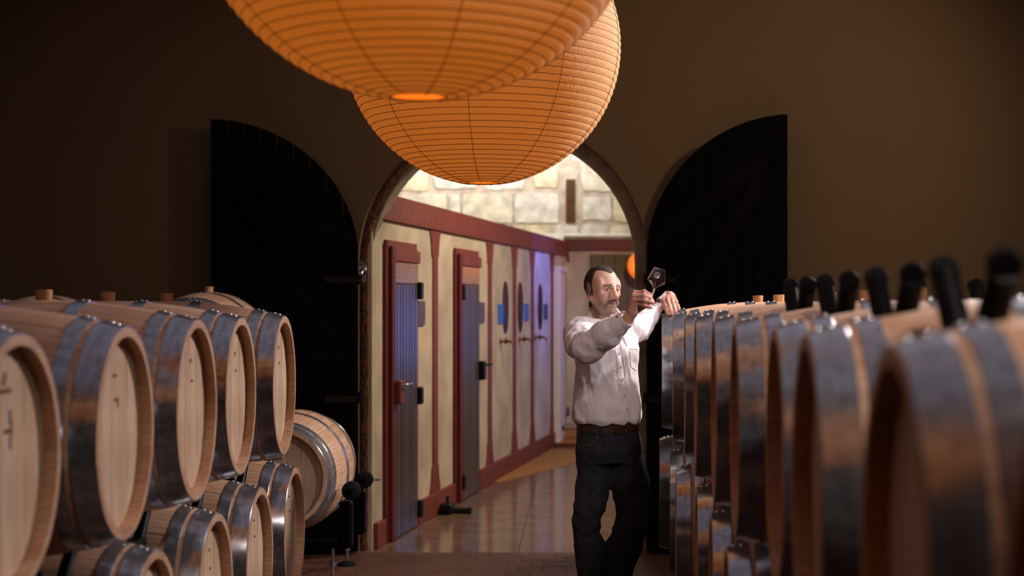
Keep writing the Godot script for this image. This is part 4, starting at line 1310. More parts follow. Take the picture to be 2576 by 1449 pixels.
	func mesh(m: MB, xf := Transform3D(), paint: Variant = null) -> void:
		var cx := nx - 1
		var cy := ny - 1
		var cz := nz - 1
		var at_cell := PackedInt32Array()
		at_cell.resize(cx * cy * cz)
		var sy := nx
		var sz := nx * ny
		var colored: bool = paint != null
		for z in cz:
			for y in cy:
				var row := (z * ny + y) * nx
				var crow := (z * cy + y) * cx
				for x in cx:
					var i := row + x
					var v0 := a[i]
					if v0 > 0.12 or v0 < -0.12:
						continue
					var v1 := a[i + 1]
					var v2 := a[i + sy]
					var v3 := a[i + sy + 1]
					var v4 := a[i + sz]
					var v5 := a[i + sz + 1]
					var v6 := a[i + sz + sy]
					var v7 := a[i + sz + sy + 1]
					var neg := int(v0 < 0) + int(v1 < 0) + int(v2 < 0) + int(v3 < 0) + int(v4 < 0) + int(v5 < 0) + int(v6 < 0) + int(v7 < 0)
					if neg == 0 or neg == 8:
						continue
					var p := Vector3.ZERO
					var n := 0
					if (v0 < 0) != (v1 < 0):
						p += Vector3(v0 / (v0 - v1), 0, 0); n += 1
					if (v2 < 0) != (v3 < 0):
						p += Vector3(v2 / (v2 - v3), 1, 0); n += 1
					if (v4 < 0) != (v5 < 0):
						p += Vector3(v4 / (v4 - v5), 0, 1); n += 1
					if (v6 < 0) != (v7 < 0):
						p += Vector3(v6 / (v6 - v7), 1, 1); n += 1
					if (v0 < 0) != (v2 < 0):
						p += Vector3(0, v0 / (v0 - v2), 0); n += 1
					if (v1 < 0) != (v3 < 0):
						p += Vector3(1, v1 / (v1 - v3), 0); n += 1
					if (v4 < 0) != (v6 < 0):
						p += Vector3(0, v4 / (v4 - v6), 1); n += 1
					if (v5 < 0) != (v7 < 0):
						p += Vector3(1, v5 / (v5 - v7), 1); n += 1
					if (v0 < 0) != (v4 < 0):
						p += Vector3(0, 0, v0 / (v0 - v4)); n += 1
					if (v1 < 0) != (v5 < 0):
						p += Vector3(1, 0, v1 / (v1 - v5)); n += 1
					if (v2 < 0) != (v6 < 0):
						p += Vector3(0, 1, v2 / (v2 - v6)); n += 1
					if (v3 < 0) != (v7 < 0):
						p += Vector3(1, 1, v3 / (v3 - v7)); n += 1
					p = o + (Vector3(x, y, z) + p / n) * h
					var g := Vector3(v1 + v3 + v5 + v7 - v0 - v2 - v4 - v6, v2 + v3 + v6 + v7 - v0 - v1 - v4 - v5, v4 + v5 + v6 + v7 - v0 - v1 - v2 - v3)
					at_cell[crow + x] = m.v.size() + 1
					m.v.append(xf * p)
					m.n.append((xf.basis * g).normalized())
					if colored:
						m.c.append(paint.call(p))
		var cyx := cx * cy
		for z in range(1, cz):
			for y in range(1, cy):
				var row := (z * ny + y) * nx
				var crow := (z * cy + y) * cx
				for x in range(1, cx):
					var c := crow + x
					if at_cell[c] == 0:
						continue
					var s := a[row + x] < 0
					# edges from this corner along x, y, z
					if s != (a[row + x + 1] < 0):
						face(m, at_cell[c - cx - cyx], at_cell[c - cyx], at_cell[c], at_cell[c - cx], s)
					if s != (a[row + x + sy] < 0):
						face(m, at_cell[c - 1 - cyx], at_cell[c - 1], at_cell[c], at_cell[c - cyx], s)
					if s != (a[row + x + sz] < 0):
						face(m, at_cell[c - 1 - cx], at_cell[c - cx], at_cell[c], at_cell[c - 1], s)

	func face(m: MB, p: int, q: int, r: int, t: int, inside: bool) -> void:
		if p == 0 or q == 0 or r == 0 or t == 0:
			return
		# wound so that the face looks out of the body, clockwise
		if inside:
			m.i.append_array([p - 1, r - 1, q - 1, p - 1, t - 1, r - 1])
		else:
			m.i.append_array([p - 1, q - 1, r - 1, p - 1, r - 1, t - 1])

# ---------------------------------------------------------------- the man
const MAN := Vector3(0.13, 0.0, -7.08)

# joints in the room
const HEAD := Vector3(0.104, 1.662, -7.075)
const R_SH := Vector3(-0.018, 1.466, -7.01)
const R_EL := Vector3(0.034, 1.396, -6.72)
const R_WR := Vector3(0.222, 1.543, -6.56)
const L_SH := Vector3(0.256, 1.474, -7.20)
const L_EL := Vector3(0.292, 1.470, -7.47)
const L_WR := Vector3(0.452, 1.632, -7.60)
const TORSO_YAW := 0.52

func man_part(called: String, mesh: ArrayMesh, m: Material, o: Node3D) -> MeshInstance3D:
	return part(called, mesh, m, o, Transform3D(Basis(), -MAN))

func finger(f: Field, pts: Array, r0: float, r1: float) -> void:
	var n := pts.size() - 1
	for k in n:
		f.cap(pts[k], pts[k + 1], lerpf(r0, r1, float(k) / n), lerpf(r0, r1, float(k + 1) / n))

func head_xf() -> Transform3D:
	var b := Basis(Vector3.UP, deg_to_rad(35.0)) * Basis(Vector3.RIGHT, deg_to_rad(-1.0)) * Basis(Vector3(0, 0, 1), deg_to_rad(-1.5))
	return Transform3D(b.scaled_local(Vector3(0.95, 1.0, 0.95)), HEAD)

func skin_head(p: Vector3) -> Color:
	var skin := Color(0.53, 0.315, 0.235)
	var n := sin(p.x * 900.0) * sin(p.y * 830.0 + 1.0) * sin(p.z * 870.0)
	# ruddy cheeks, nose and ears
	var cheek := exp(-(Vector3(absf(p.x) - 0.045, p.y + 0.028, p.z - 0.068).length_squared()) / 0.0006)
	var nose := exp(-(Vector3(p.x, p.y + 0.034, p.z - 0.108).length_squared()) / 0.0004)
	skin = skin.lerp(Color(0.58, 0.27, 0.20), clampf(cheek * 0.55 + nose * 0.5, 0.0, 0.7))
	if absf(p.x) > 0.074 and absf(p.y + 0.005) < 0.04 and p.z < 0.02:
		skin = skin.lerp(Color(0.58, 0.26, 0.20), 0.6)
	# lips
	var lip := exp(-pow((p.y + 0.0665) / 0.0055, 2.0)) * smoothstep(0.027, 0.022, absf(p.x)) * (1.0 if p.z > 0.06 else 0.0)
	var mouth := exp(-pow((p.y + 0.0663 + 3.0 * p.x * p.x) / 0.0026, 2.0)) * smoothstep(0.030, 0.025, absf(p.x)) * (1.0 if p.z > 0.06 else 0.0)
	# short greying beard: jaw, chin, moustache
	var jaw := smoothstep(-0.035, -0.075, p.y - 0.25 * maxf(absf(p.x) - 0.045, 0.0) * 2.0 + (0.02 if p.z < 0.04 else 0.0))
	jaw *= smoothstep(-0.04, 0.0, p.z) * smoothstep(-0.150, -0.118, p.y)
	var bare := exp(-pow((p.y + 0.076) / 0.010, 2.0) - pow(p.x / 0.020, 2.0)) * (1.0 if p.z > 0.06 else 0.0)
	var beard := clampf(jaw * (1.0 - bare), 0.0, 1.0)
	var tash := exp(-pow((p.y + 0.0540 + absf(p.x) * 0.22) / 0.0078, 2.0)) * (1.0 if absf(p.x) < 0.034 and p.z > 0.065 else 0.0)
	tash = maxf(tash, exp(-pow((absf(p.x) - 0.033) / 0.006, 2.0) - pow((p.y + 0.078) / 0.020, 2.0)) * (0.8 if p.z > 0.05 else 0.0))
	skin = skin.lerp(Color(0.21, 0.16, 0.125), beard * (0.74 + 0.25 * n))
	skin = skin.lerp(Color(0.055, 0.036, 0.028), clampf(tash * (1.0 + 0.2 * n), 0.0, 0.92))
	skin = skin.lerp(Color(0.46, 0.20, 0.16), lip * 0.7)
	skin = skin.lerp(Color(0.10, 0.035, 0.03), mouth * 0.95)
	# eyebrows, and darker colour in the eye sockets
	var ax := absf(p.x)
	var brow := exp(-pow((p.y - 0.0195 + pow(ax - 0.030, 2.0) * 9.0) / 0.0050, 2.0)) * smoothstep(0.010, 0.016, ax) * smoothstep(0.056, 0.048, ax) * (1.0 if p.z > 0.05 else 0.0)
	skin = skin.lerp(Color(0.10, 0.065, 0.05), clampf(brow * 1.1, 0.0, 0.95))
	var sock := exp(-pow((ax - 0.031) / 0.017, 2.0) - pow((p.y - 0.001) / 0.011, 2.0)) * (1.0 if p.z > 0.05 else 0.0)
	skin = skin.lerp(Color(0.36, 0.18, 0.13), sock * 0.45)
	var lash := exp(-pow((ax - 0.031) / 0.015, 2.0) - pow((p.y - 0.0065) / 0.0028, 2.0)) * (1.0 if p.z > 0.05 else 0.0)
	skin = skin.lerp(Color(0.09, 0.05, 0.04), lash * 0.8)
	# close cropped scalp under the hair
	var cr := scalp(p)
	skin = skin.lerp(Color(0.10, 0.068, 0.052), cr * 0.85)
	return skin

func scalp(p: Vector3) -> float:
	# 1 where cropped hair grows
	var ax := absf(p.x)
	var lim := 0.018
	if p.y > 0.045:
		var top := 0.066 - pow(maxf(ax - 0.004, 0.0), 2.0) * 22.0 + (0.014 * exp(-pow(p.x / 0.016, 2.0)))
		lim = lerpf(0.018, maxf(top, 0.018), smoothstep(0.045, 0.085, p.y))
	var g := smoothstep(lim + 0.004, lim - 0.006, p.z)
	var low := -0.030 if p.z > -0.012 else -0.085
	return g * smoothstep(low - 0.01, low + 0.012, p.y)

func head_field(f: Field, grow: float) -> void:
	f.ell(Vector3(0, 0.030, -0.014), Vector3(0.0755 + grow, 0.088 + grow, 0.098 + grow))
	f.ell(Vector3(0, 0.012, 0.020), Vector3(0.066 + grow, 0.080 + grow, 0.070 + grow))

var mouth_line := []

func add_head(m: MB) -> void:
	var f := Field.new(Vector3(-0.105, -0.235, -0.135), Vector3(0.105, 0.135, 0.135), 0.0026, 190.0)
	head_field(f, 0.0)
	f.ell(Vector3(0, -0.040, 0.026), Vector3(0.060, 0.070, 0.060))
	f.ell(Vector3(0, -0.078, 0.030), Vector3(0.050, 0.036, 0.052))
	f.ell(Vector3(0, -0.100, 0.060), Vector3(0.022, 0.017, 0.020))
	f.ell(Vector3(0, -0.064, 0.058), Vector3(0.034, 0.026, 0.026))
	for s: float in [-1.0, 1.0]:
		f.cap(Vector3(s * 0.062, -0.045, -0.002), Vector3(s * 0.030, -0.098, 0.045), 0.014, 0.015)   # jaw line
		f.ell(Vector3(s * 0.052, 0.020, 0.044), Vector3(0.018, 0.036, 0.030))                          # temple
		f.ell(Vector3(s * 0.045, -0.020, 0.058), Vector3(0.020, 0.017, 0.020))                          # cheekbone
		f.cap(Vector3(s * 0.010, 0.019, 0.0875), Vector3(s * 0.050, 0.018, 0.062), 0.0085, 0.008)        # brow
		f.ell(Vector3(s * 0.0140, -0.0390, 0.0985), Vector3(0.0085, 0.0078, 0.0110))                    # nostril wing
		f.cap(Vector3(s * 0.016, -0.042, 0.092), Vector3(s * 0.040, -0.062, 0.070), 0.006, 0.010)       # cheek fold
		f.ell(Vector3(s * 0.079, -0.006, -0.012), Vector3(0.0085, 0.033, 0.020), Basis(Vector3.UP, s * 0.45) * Basis(Vector3.RIGHT, -0.2))
	for s: float in [-1.0, 1.0]:
		f.cap(Vector3(s * 0.006, 0.008, 0.084), Vector3(s * 0.010, -0.034, 0.098), 0.0080, 0.0095)
	f.cap(Vector3(0, 0.016, 0.0905), Vector3(0, -0.030, 0.1165), 0.0074, 0.0088)
	f.ell(Vector3(0, -0.0345, 0.1150), Vector3(0.0102, 0.0090, 0.0105))
	f.cap(Vector3(-0.024, -0.0645, 0.076), Vector3(0, -0.0620, 0.0885), 0.0032, 0.0042)
	f.cap(Vector3(0.024, -0.0645, 0.076), Vector3(0, -0.0620, 0.0885), 0.0032, 0.0042)
	f.cap(Vector3(-0.020, -0.0695, 0.077), Vector3(0, -0.0710, 0.0870), 0.0034, 0.0046)
	f.cap(Vector3(0.020, -0.0695, 0.077), Vector3(0, -0.0710, 0.0870), 0.0034, 0.0046)
	f.cap(Vector3(0.003, -0.07, -0.026), Vector3(0.010, -0.20, -0.034), 0.047, 0.048)
	f.cap(Vector3(0.0, -0.105, 0.02), Vector3(0.0, -0.19, -0.005), 0.030, 0.040)
	f.finish()
	for s: float in [-1.0, 1.0]:
		f.ell(Vector3(s * 0.031, 0.001, 0.100), Vector3(0.0180, 0.0088, 0.0150), Basis(), 0.005)
		f.ell(Vector3(s * 0.087, -0.006, -0.006), Vector3(0.005, 0.017, 0.010), Basis(Vector3.UP, s * 0.45), 0.003)
		f.ell(Vector3(s * 0.0066, -0.0462, 0.109), Vector3(0.0034, 0.003, 0.0050), Basis(), 0.002)
	f.cap_line(Vector3(-0.026, -0.0675, 0.079), Vector3(0.0, -0.0663, 0.0935), 0.0014)
	f.cap_line(Vector3(0.026, -0.0675, 0.079), Vector3(0.0, -0.0663, 0.0935), 0.0014)
	# forehead lines
	var nz := FastNoiseLite.new()
	nz.frequency = 60.0
	f.roughen(func(p: Vector3) -> float:
		var d := 0.0
		if p.z > 0.04 and p.y > 0.03 and p.y < 0.075:
			d += 0.0005 * sin(p.y * 620.0 + 4.0 * p.x * p.x * 200.0)
		return d + 0.0003 * nz.get_noise_3d(p.x, p.y, p.z), 0.008)
	f.mesh(m, head_xf(), skin_head)
	mouth_line = []
	for k in 15:
		var x := lerpf(-0.0265, 0.0265, k / 14.0)
		mouth_line.append(head_xf() * (f.hit(Vector3(x, -0.0668 + 2.6 * x * x, 0.125), Vector3(0, 0, -1)) + Vector3(0, 0, 0.0002)))

func add_hand(m: MB, right: bool) -> void:
	var skin := func(p: Vector3) -> Color:
		var c := Color(0.53, 0.29, 0.21)
		return c.lerp(Color(0.54, 0.23, 0.17), 0.35 * (0.5 + 0.5 * sin(p.x * 260.0 + p.y * 210.0) * sin(p.z * 190.0 + 1.0)))
	if right:
		var f := Field.new(Vector3(0.175, 1.49, -6.63), Vector3(0.345, 1.685, -6.46), 0.003, 330.0)
		# palm, thumb side up; back of the hand towards the room, fingers closing round the stem and foot
		var wr := R_WR + Vector3(0.0, 0.0, 0.0)
		f.cap(wr - Vector3(0.02, 0.02, 0.01), wr + Vector3(0.006, 0.014, 0.004), 0.026, 0.024)
		var mc := [Vector3(0.2375, 1.6455, -6.530), Vector3(0.2330, 1.6310, -6.520), Vector3(0.2355, 1.6140, -6.520), Vector3(0.2440, 1.5985, -6.530)]
		var wb := [Vector3(0.221, 1.572, -6.548), Vector3(0.222, 1.568, -6.544), Vector3(0.226, 1.564, -6.544), Vector3(0.231, 1.560, -6.550)]
		for k in 4:
			f.cap(wb[k], mc[k], 0.0150, 0.0100 if k < 3 else 0.0095)
		f.cap(Vector3(0.228, 1.575, -6.565), Vector3(0.246, 1.615, -6.560), 0.018, 0.014)
		var pip := [Vector3(0.2800, 1.6480, -6.508), Vector3(0.2790, 1.6320, -6.498), Vector3(0.2785, 1.6130, -6.498), Vector3(0.2775, 1.5930, -6.512)]
		var dip := [Vector3(0.3000, 1.6385, -6.522), Vector3(0.3020, 1.6235, -6.512), Vector3(0.3025, 1.6065, -6.512), Vector3(0.2960, 1.5850, -6.520)]
		var tip := [Vector3(0.3080, 1.6265, -6.540), Vector3(0.3130, 1.6140, -6.530), Vector3(0.3190, 1.6015, -6.528), Vector3(0.3090, 1.5800, -6.532)]
		var rr := [0.0092, 0.0094, 0.0092, 0.0084]
		for k in 4:
			finger(f, [mc[k], pip[k], dip[k], tip[k]], rr[k], rr[k] - 0.0012)
			f.ell(pip[k], Vector3.ONE * (rr[k] + 0.0006))
		finger(f, [Vector3(0.232, 1.585, -6.572), Vector3(0.264, 1.612, -6.594), Vector3(0.290, 1.628, -6.588), Vector3(0.3115, 1.6335, -6.576)], 0.0135, 0.0088)
		f.finish()
		f.mesh(m, Transform3D(), skin)
	else:
		var f := Field.new(Vector3(0.37, 1.49, -7.70), Vector3(0.54, 1.66, -7.42), 0.003, 330.0)
		var wr := L_WR
		f.cap(wr + Vector3(0.0, 0.0, -0.03), wr + Vector3(0.0, 0.006, 0.012), 0.026, 0.025)
		var mc := [Vector3(0.4205, 1.6100, -7.5300), Vector3(0.4405, 1.6165, -7.5250), Vector3(0.4620, 1.6160, -7.5250), Vector3(0.4830, 1.6085, -7.5320)]
		for k in 4:
			f.cap(wr + Vector3(-0.016 + 0.011 * k, 0.004, 0.004), mc[k], 0.0160, 0.0112 if k < 3 else 0.0105)
		f.cap(wr + Vector3(-0.005, -0.008, 0.02), Vector3(0.4450, 1.5960, -7.5450), 0.016, 0.014)
		var pip := [Vector3(0.4290, 1.5810, -7.4900), Vector3(0.4480, 1.5825, -7.4820), Vector3(0.4690, 1.5850, -7.4840), Vector3(0.4890, 1.5880, -7.4940)]
		var dip := [Vector3(0.4350, 1.5610, -7.4680), Vector3(0.4530, 1.5610, -7.4620), Vector3(0.4730, 1.5680, -7.4660), Vector3(0.4925, 1.5760, -7.4780)]
		var tip := [Vector3(0.4390, 1.5470, -7.4620), Vector3(0.4565, 1.5465, -7.4580), Vector3(0.4755, 1.5555, -7.4620), Vector3(0.4945, 1.5675, -7.4720)]
		var rr := [0.0098, 0.0100, 0.0096, 0.0086]
		for k in 4:
			finger(f, [mc[k], pip[k], dip[k], tip[k]], rr[k], rr[k] - 0.0014)
		finger(f, [wr + Vector3(-0.014, -0.004, 0.012), Vector3(0.4140, 1.6080, -7.556), Vector3(0.4025, 1.5830, -7.530), Vector3(0.4030, 1.5620, -7.504)], 0.0175, 0.0098)
		f.finish()
		f.mesh(m, Transform3D(), skin)

func person() -> void:
	var o := thing("person", "man in a loose white shirt and dark jeans, raising a glass of wine", "person", MAN)
	var B := Transform3D(Basis(Vector3.UP, TORSO_YAW), Vector3.ZERO)
	# --- the body under the clothes, then head and hands on finer grids, in one mesh
	var body := MB.new()
	var plain := func(_p: Vector3) -> Color: return Color(0.60, 0.34, 0.25)
	var b := Field.new(Vector3(-0.12, 0.0, -7.66), Vector3(0.50, 1.62, -6.5), 0.016, 90.0)
	b.loft([[0.92, 0.130, -7.10, 0.135, 0.095], [1.10, 0.128, -7.10, 0.130, 0.095], [1.32, 0.122, -7.10, 0.140, 0.098], [1.44, 0.119, -7.10, 0.120, 0.078], [1.49, 0.120, -7.10, 0.070, 0.056], [1.52, 0.122, -7.10, 0.046, 0.046]], TORSO_YAW)
	b.cap(Vector3(0.125, 1.49, -7.10), HEAD + Vector3(0.004, -0.10, -0.012), 0.044, 0.040)
	for e: Array in [[R_SH, R_EL, R_WR], [L_SH, L_EL, L_WR]]:
		b.cap(e[0], e[1], 0.042, 0.036)
		b.cap(e[1], e[1].lerp(e[2], 0.9), 0.036, 0.021)
	for leg: Array in LEGS:
		for k in 3:
			b.cap(leg[k], leg[k + 1], [0.070, 0.050, 0.034][k], [0.050, 0.034, 0.03][k])
	b.finish()
	b.mesh(body, Transform3D(), plain)
	add_head(body)
	add_hand(body, true)
	add_hand(body, false)
	man_part("body", body.done(), M.skin, o)
	hair(o)
	var mr := []
	for k in 15:
		mr.append(0.0004 + 0.0012 * sin(PI * (k + 0.5) / 15.0))
	man_part("mouth", tube_mesh(mouth_line, mr, 6), M.mouth, o)
	eyes(o)
	var sf := shirt(o)
	shirt_details(o, sf)
	trousers(o)
	var ring := []
	var rw := []
	for k in 20:
		var a := TAU * k / 20.0
		var c := Vector3(0.4648, 1.592, -7.507)
		var d := (Vector3(0.4690, 1.5740, -7.484) - Vector3(0.4620, 1.6050, -7.525)).normalized()
		var u := d.cross(Vector3.UP).normalized()
		var w := d.cross(u)
		ring.append(c + (u * cos(a) + w * sin(a)) * 0.0112)
		rw.append(0.0013)
	man_part("ring", tube_mesh(ring, rw, 6, true), M.gold, o)
	wine_glass()

const LEGS := [
	[Vector3(0.080, 0.93, -7.09), Vector3(0.032, 0.58, -7.04), Vector3(0.060, 0.10, -7.09), Vector3(0.082, 0.04, -6.98)],
	[Vector3(0.200, 0.93, -7.13), Vector3(0.246, 0.59, -7.07), Vector3(0.166, 0.10, -7.13), Vector3(0.195, 0.04, -7.03)],
]
# cloth of each leg from hip to hem: x, y, z, radius
const CLOTH := [
	[[0.078, 0.90, -7.09, 0.090], [0.058, 0.74, -7.07, 0.072], [0.043, 0.642, -7.05, 0.068], [0.0255, 0.553, -7.04, 0.057], [0.0405, 0.4455, -7.06, 0.064], [0.052, 0.347, -7.07, 0.061], [0.060, 0.085, -7.09, 0.060]],
	[[0.198, 0.90, -7.13, 0.092], [0.2385, 0.74, -7.10, 0.085], [0.250, 0.642, -7.08, 0.071], [0.243, 0.553, -7.07, 0.074], [0.210, 0.4455, -7.09, 0.075], [0.1855, 0.347, -7.11, 0.063], [0.166, 0.085, -7.13, 0.060]],
]

func hair(o: Node3D) -> void:
	var f := Field.new(Vector3(-0.095, -0.10, -0.125), Vector3(0.095, 0.135, 0.10), 0.0032, 190.0)
	head_field(f, 0.0017)
	f.cap(Vector3(0.002, -0.06, -0.034), Vector3(0.004, -0.12, -0.036), 0.0475, 0.0475)
	f.finish()
	var nz := FastNoiseLite.new()
	nz.frequency = 90.0
	f.roughen(func(p: Vector3) -> float: return 0.0008 * nz.get_noise_3d(p.x, p.y, p.z) + lerpf(0.0055, 0.0, smoothstep(0.25, 0.95, scalp(p))), 0.02)
	var m := MB.new()
	f.mesh(m, head_xf())
	man_part("hair", m.done(), M.hair, o)

func eyes(o: Node3D) -> void:
	var gaze := Vector3(0.12, 0.10, 1.0).normalized()
	for s: float in [-1.0, 1.0]:
		var m := MB.new()
		var c := Vector3(s * 0.031, 0.0008, 0.0740)
		for j in 14:
			for i in 20:
				var p := []
				var q := []
				for e: Array in [[i, j], [i + 1, j], [i + 1, j + 1], [i, j + 1]]:
					var th: float = PI * e[1] / 14.0
					var ph: float = TAU * e[0] / 20.0
					var d := Basis(Quaternion(Vector3(0, 0, 1), gaze)) * Vector3(sin(th) * cos(ph), sin(th) * sin(ph), cos(th))
					p.append(head_xf() * (c + d * 0.0128))
					q.append(head_xf().basis * d)
					m.c.append(Color(0.012, 0.008, 0.006) if th < 0.24 else Color(0.05, 0.025, 0.014) if th < 0.54 else Color(0.62, 0.55, 0.50))
				m.squad(p, q)
		var e := man_part("eye", m.done(), M.eye, o)
		# upper and lower lids: shells over the ball with an almond opening
		for up: float in [1.0, -1.0]:
			var lm := MB.new()
			var rl := 0.0138
			var grid := []
			for k in 13:
				var t := -1.0 + k / 6.0
				var x := t * 0.0130
				var edge := up * ((0.0031 if up > 0 else 0.0030) * (1.0 - t * t)) + 0.0006 * t * s
				var row := []
				for j in 6:
					var y := lerpf(edge, up * 0.0125, j / 5.0)
					var z := sqrt(maxf(rl * rl - x * x - y * y, 1e-6)) if x * x + y * y < rl * rl else 0.0
					row.append(Vector3(x, y, z - (0.0012 if j == 0 else 0.0)))
				grid.append(row)
			for k in 12:
				for j in 5:
					var p := [grid[k][j], grid[k + 1][j], grid[k + 1][j + 1], grid[k][j + 1]]
					var w := []
					var q := []
					for g: Vector3 in p:
						w.append(head_xf() * (c + g))
						q.append(head_xf().basis * g.normalized())
					lm.squad(w, q)
			part("eyelid", lm.done(), M.lid, e)

func shirt(o: Node3D) -> Field:
	var f := Field.new(Vector3(-0.14, 1.00, -7.76), Vector3(0.54, 1.60, -6.45), 0.0085, 75.0)
	f.loft([[1.025, 0.130, -7.10, 0.160, 0.128], [1.050, 0.128, -7.10, 0.174, 0.138], [1.090, 0.127, -7.10, 0.174, 0.136], [1.20, 0.126, -7.10, 0.161, 0.126], [1.30, 0.125, -7.10, 0.160, 0.122], [1.38, 0.124, -7.10, 0.166, 0.120], [1.43, 0.120, -7.10, 0.152, 0.102], [1.480, 0.116, -7.105, 0.102, 0.074], [1.520, 0.114, -7.108, 0.066, 0.060]], TORSO_YAW)
	f.cap(R_SH + Vector3(0.03, 0.0, -0.005), L_SH + Vector3(-0.03, 0, 0.005), 0.060, 0.060)
	f.cap(R_SH + Vector3(0.012, -0.004, 0), R_EL, 0.066, 0.062)
	f.cap(R_SH + Vector3(0.008, -0.03, 0.02), R_EL + Vector3(-0.040, 0.012, -0.12), 0.060, 0.062)
	f.cap(R_EL, R_EL.lerp(R_WR, 0.45), 0.066, 0.058)
	f.cap(R_EL.lerp(R_WR, 0.45), R_EL.lerp(R_WR, 0.82), 0.058, 0.041)
	f.cap(L_SH, L_EL, 0.066, 0.056)
	f.cap(L_EL, L_EL.lerp(L_WR, 0.86), 0.055, 0.035)
	f.finish()
	f.cut_below(1.030)
	# cuffs end cleanly; the neck opens into a V
	var fr := (R_WR - R_EL).normalized()
	var fl := (L_WR - L_EL).normalized()
	f.ell(Vector3(0.134, 1.520, -7.020), Vector3(0.033, 0.066, 0.055), Basis(Vector3.UP, 0.3), 0.006)
	f.ell(Vector3(0.118, 1.560, -7.085), Vector3(0.064, 0.060, 0.064), Basis(), 0.005)
	var nz := FastNoiseLite.new()
	nz.frequency = 1.0
	nz.fractal_octaves = 3
	nz.seed = 11
	var ar := (R_EL - R_SH).normalized()
	var al := (L_EL - L_SH).normalized()
	f.roughen(func(p: Vector3) -> float:
		var q := p - Vector3(0.125, 1.2, -7.1)
		var d := 0.0
		# near a bent joint: rings of creases; elsewhere: long soft folds and fine crumples
		var w1 := exp(-(p - R_EL).length_squared() / 0.016)
		var w2 := exp(-(p - L_EL).length_squared() / 0.016)
		var w3 := exp(-(p - R_SH - Vector3(0.02, 0.0, 0.05)).length_squared() / 0.010)
		var wob := nz.get_noise_3d(p.x * 6, p.y * 6, p.z * 6)
		d += w1 * 0.0050 * sin((p - R_EL).dot(fr * 0.8 - ar * 0.6) * 46.0 + 6.0 * wob)
		d += w2 * 0.0045 * sin((p - L_EL).dot(fl - al) * 45.0 + 7.0 * wob)
		d += w3 * 0.0026 * sin((p - R_SH).dot(Vector3(0.35, -0.8, 0.45)) * 95.0 + 6.0 * wob)
		var f1 := nz.get_noise_3d(q.x * 8.0 + q.y * 3.0, q.y * 3.0 - q.x * 2.0, q.z * 8.0)
		var f2 := nz.get_noise_3d(q.x * 13.0 - q.y * 9.0 + 7.0, q.y * 8.0 + q.x * 5.0, q.z * 13.0)
		d += (-0.0075 + 0.0030 * maxf(w1, w2)) * (0.55 - absf(f1) * 2.0) - 0.0013 * (0.5 - absf(f2) * 2.0)
		# the hem billows over the belt
		if p.y < 1.12:
			d += 0.0050 * sin(atan2(p.x - 0.128, p.z + 7.1) * 9.0) * smoothstep(1.12, 1.05, p.y)
		return d, 0.03)
	f.cut_near(fr, R_EL + (R_WR - R_EL) * 0.88, 0.11)
	f.cut_near(Vector3(1, 0, 0), Vector3(0.408, 1.50, -7.55), 0.075)
	f.cut_near(fl, L_EL + (L_WR - L_EL) * 0.90, 0.10)
	# the left cuff: only what belongs to that sleeve
	var m := MB.new()
	f.mesh(m)
	man_part("shirt", m.done(), M.shirt, o)
	return f

func on_shirt(f: Field, x: float, y: float, lift := 0.0) -> Vector3:
	var p := f.hit(Vector3(x, y, -6.80), Vector3(0, 0, -1))
	return p + f.grad(p) * lift

func disc(called: String, p: Vector3, n: Vector3, r: float, mt: Material, o: Node3D, thick := 0.002) -> void:
	var u := n.cross(Vector3.UP).normalized()
	var w := u.cross(n)
	man_part(called, lathe_mesh([Vector2(0, thick), Vector2(r * 0.5, thick * 0.8), Vector2(r * 0.85, thick * 1.2), Vector2(r, thick * 0.5), Vector2(r, -0.002)], 14, Transform3D(Basis(u, n, w), p)), mt, o)

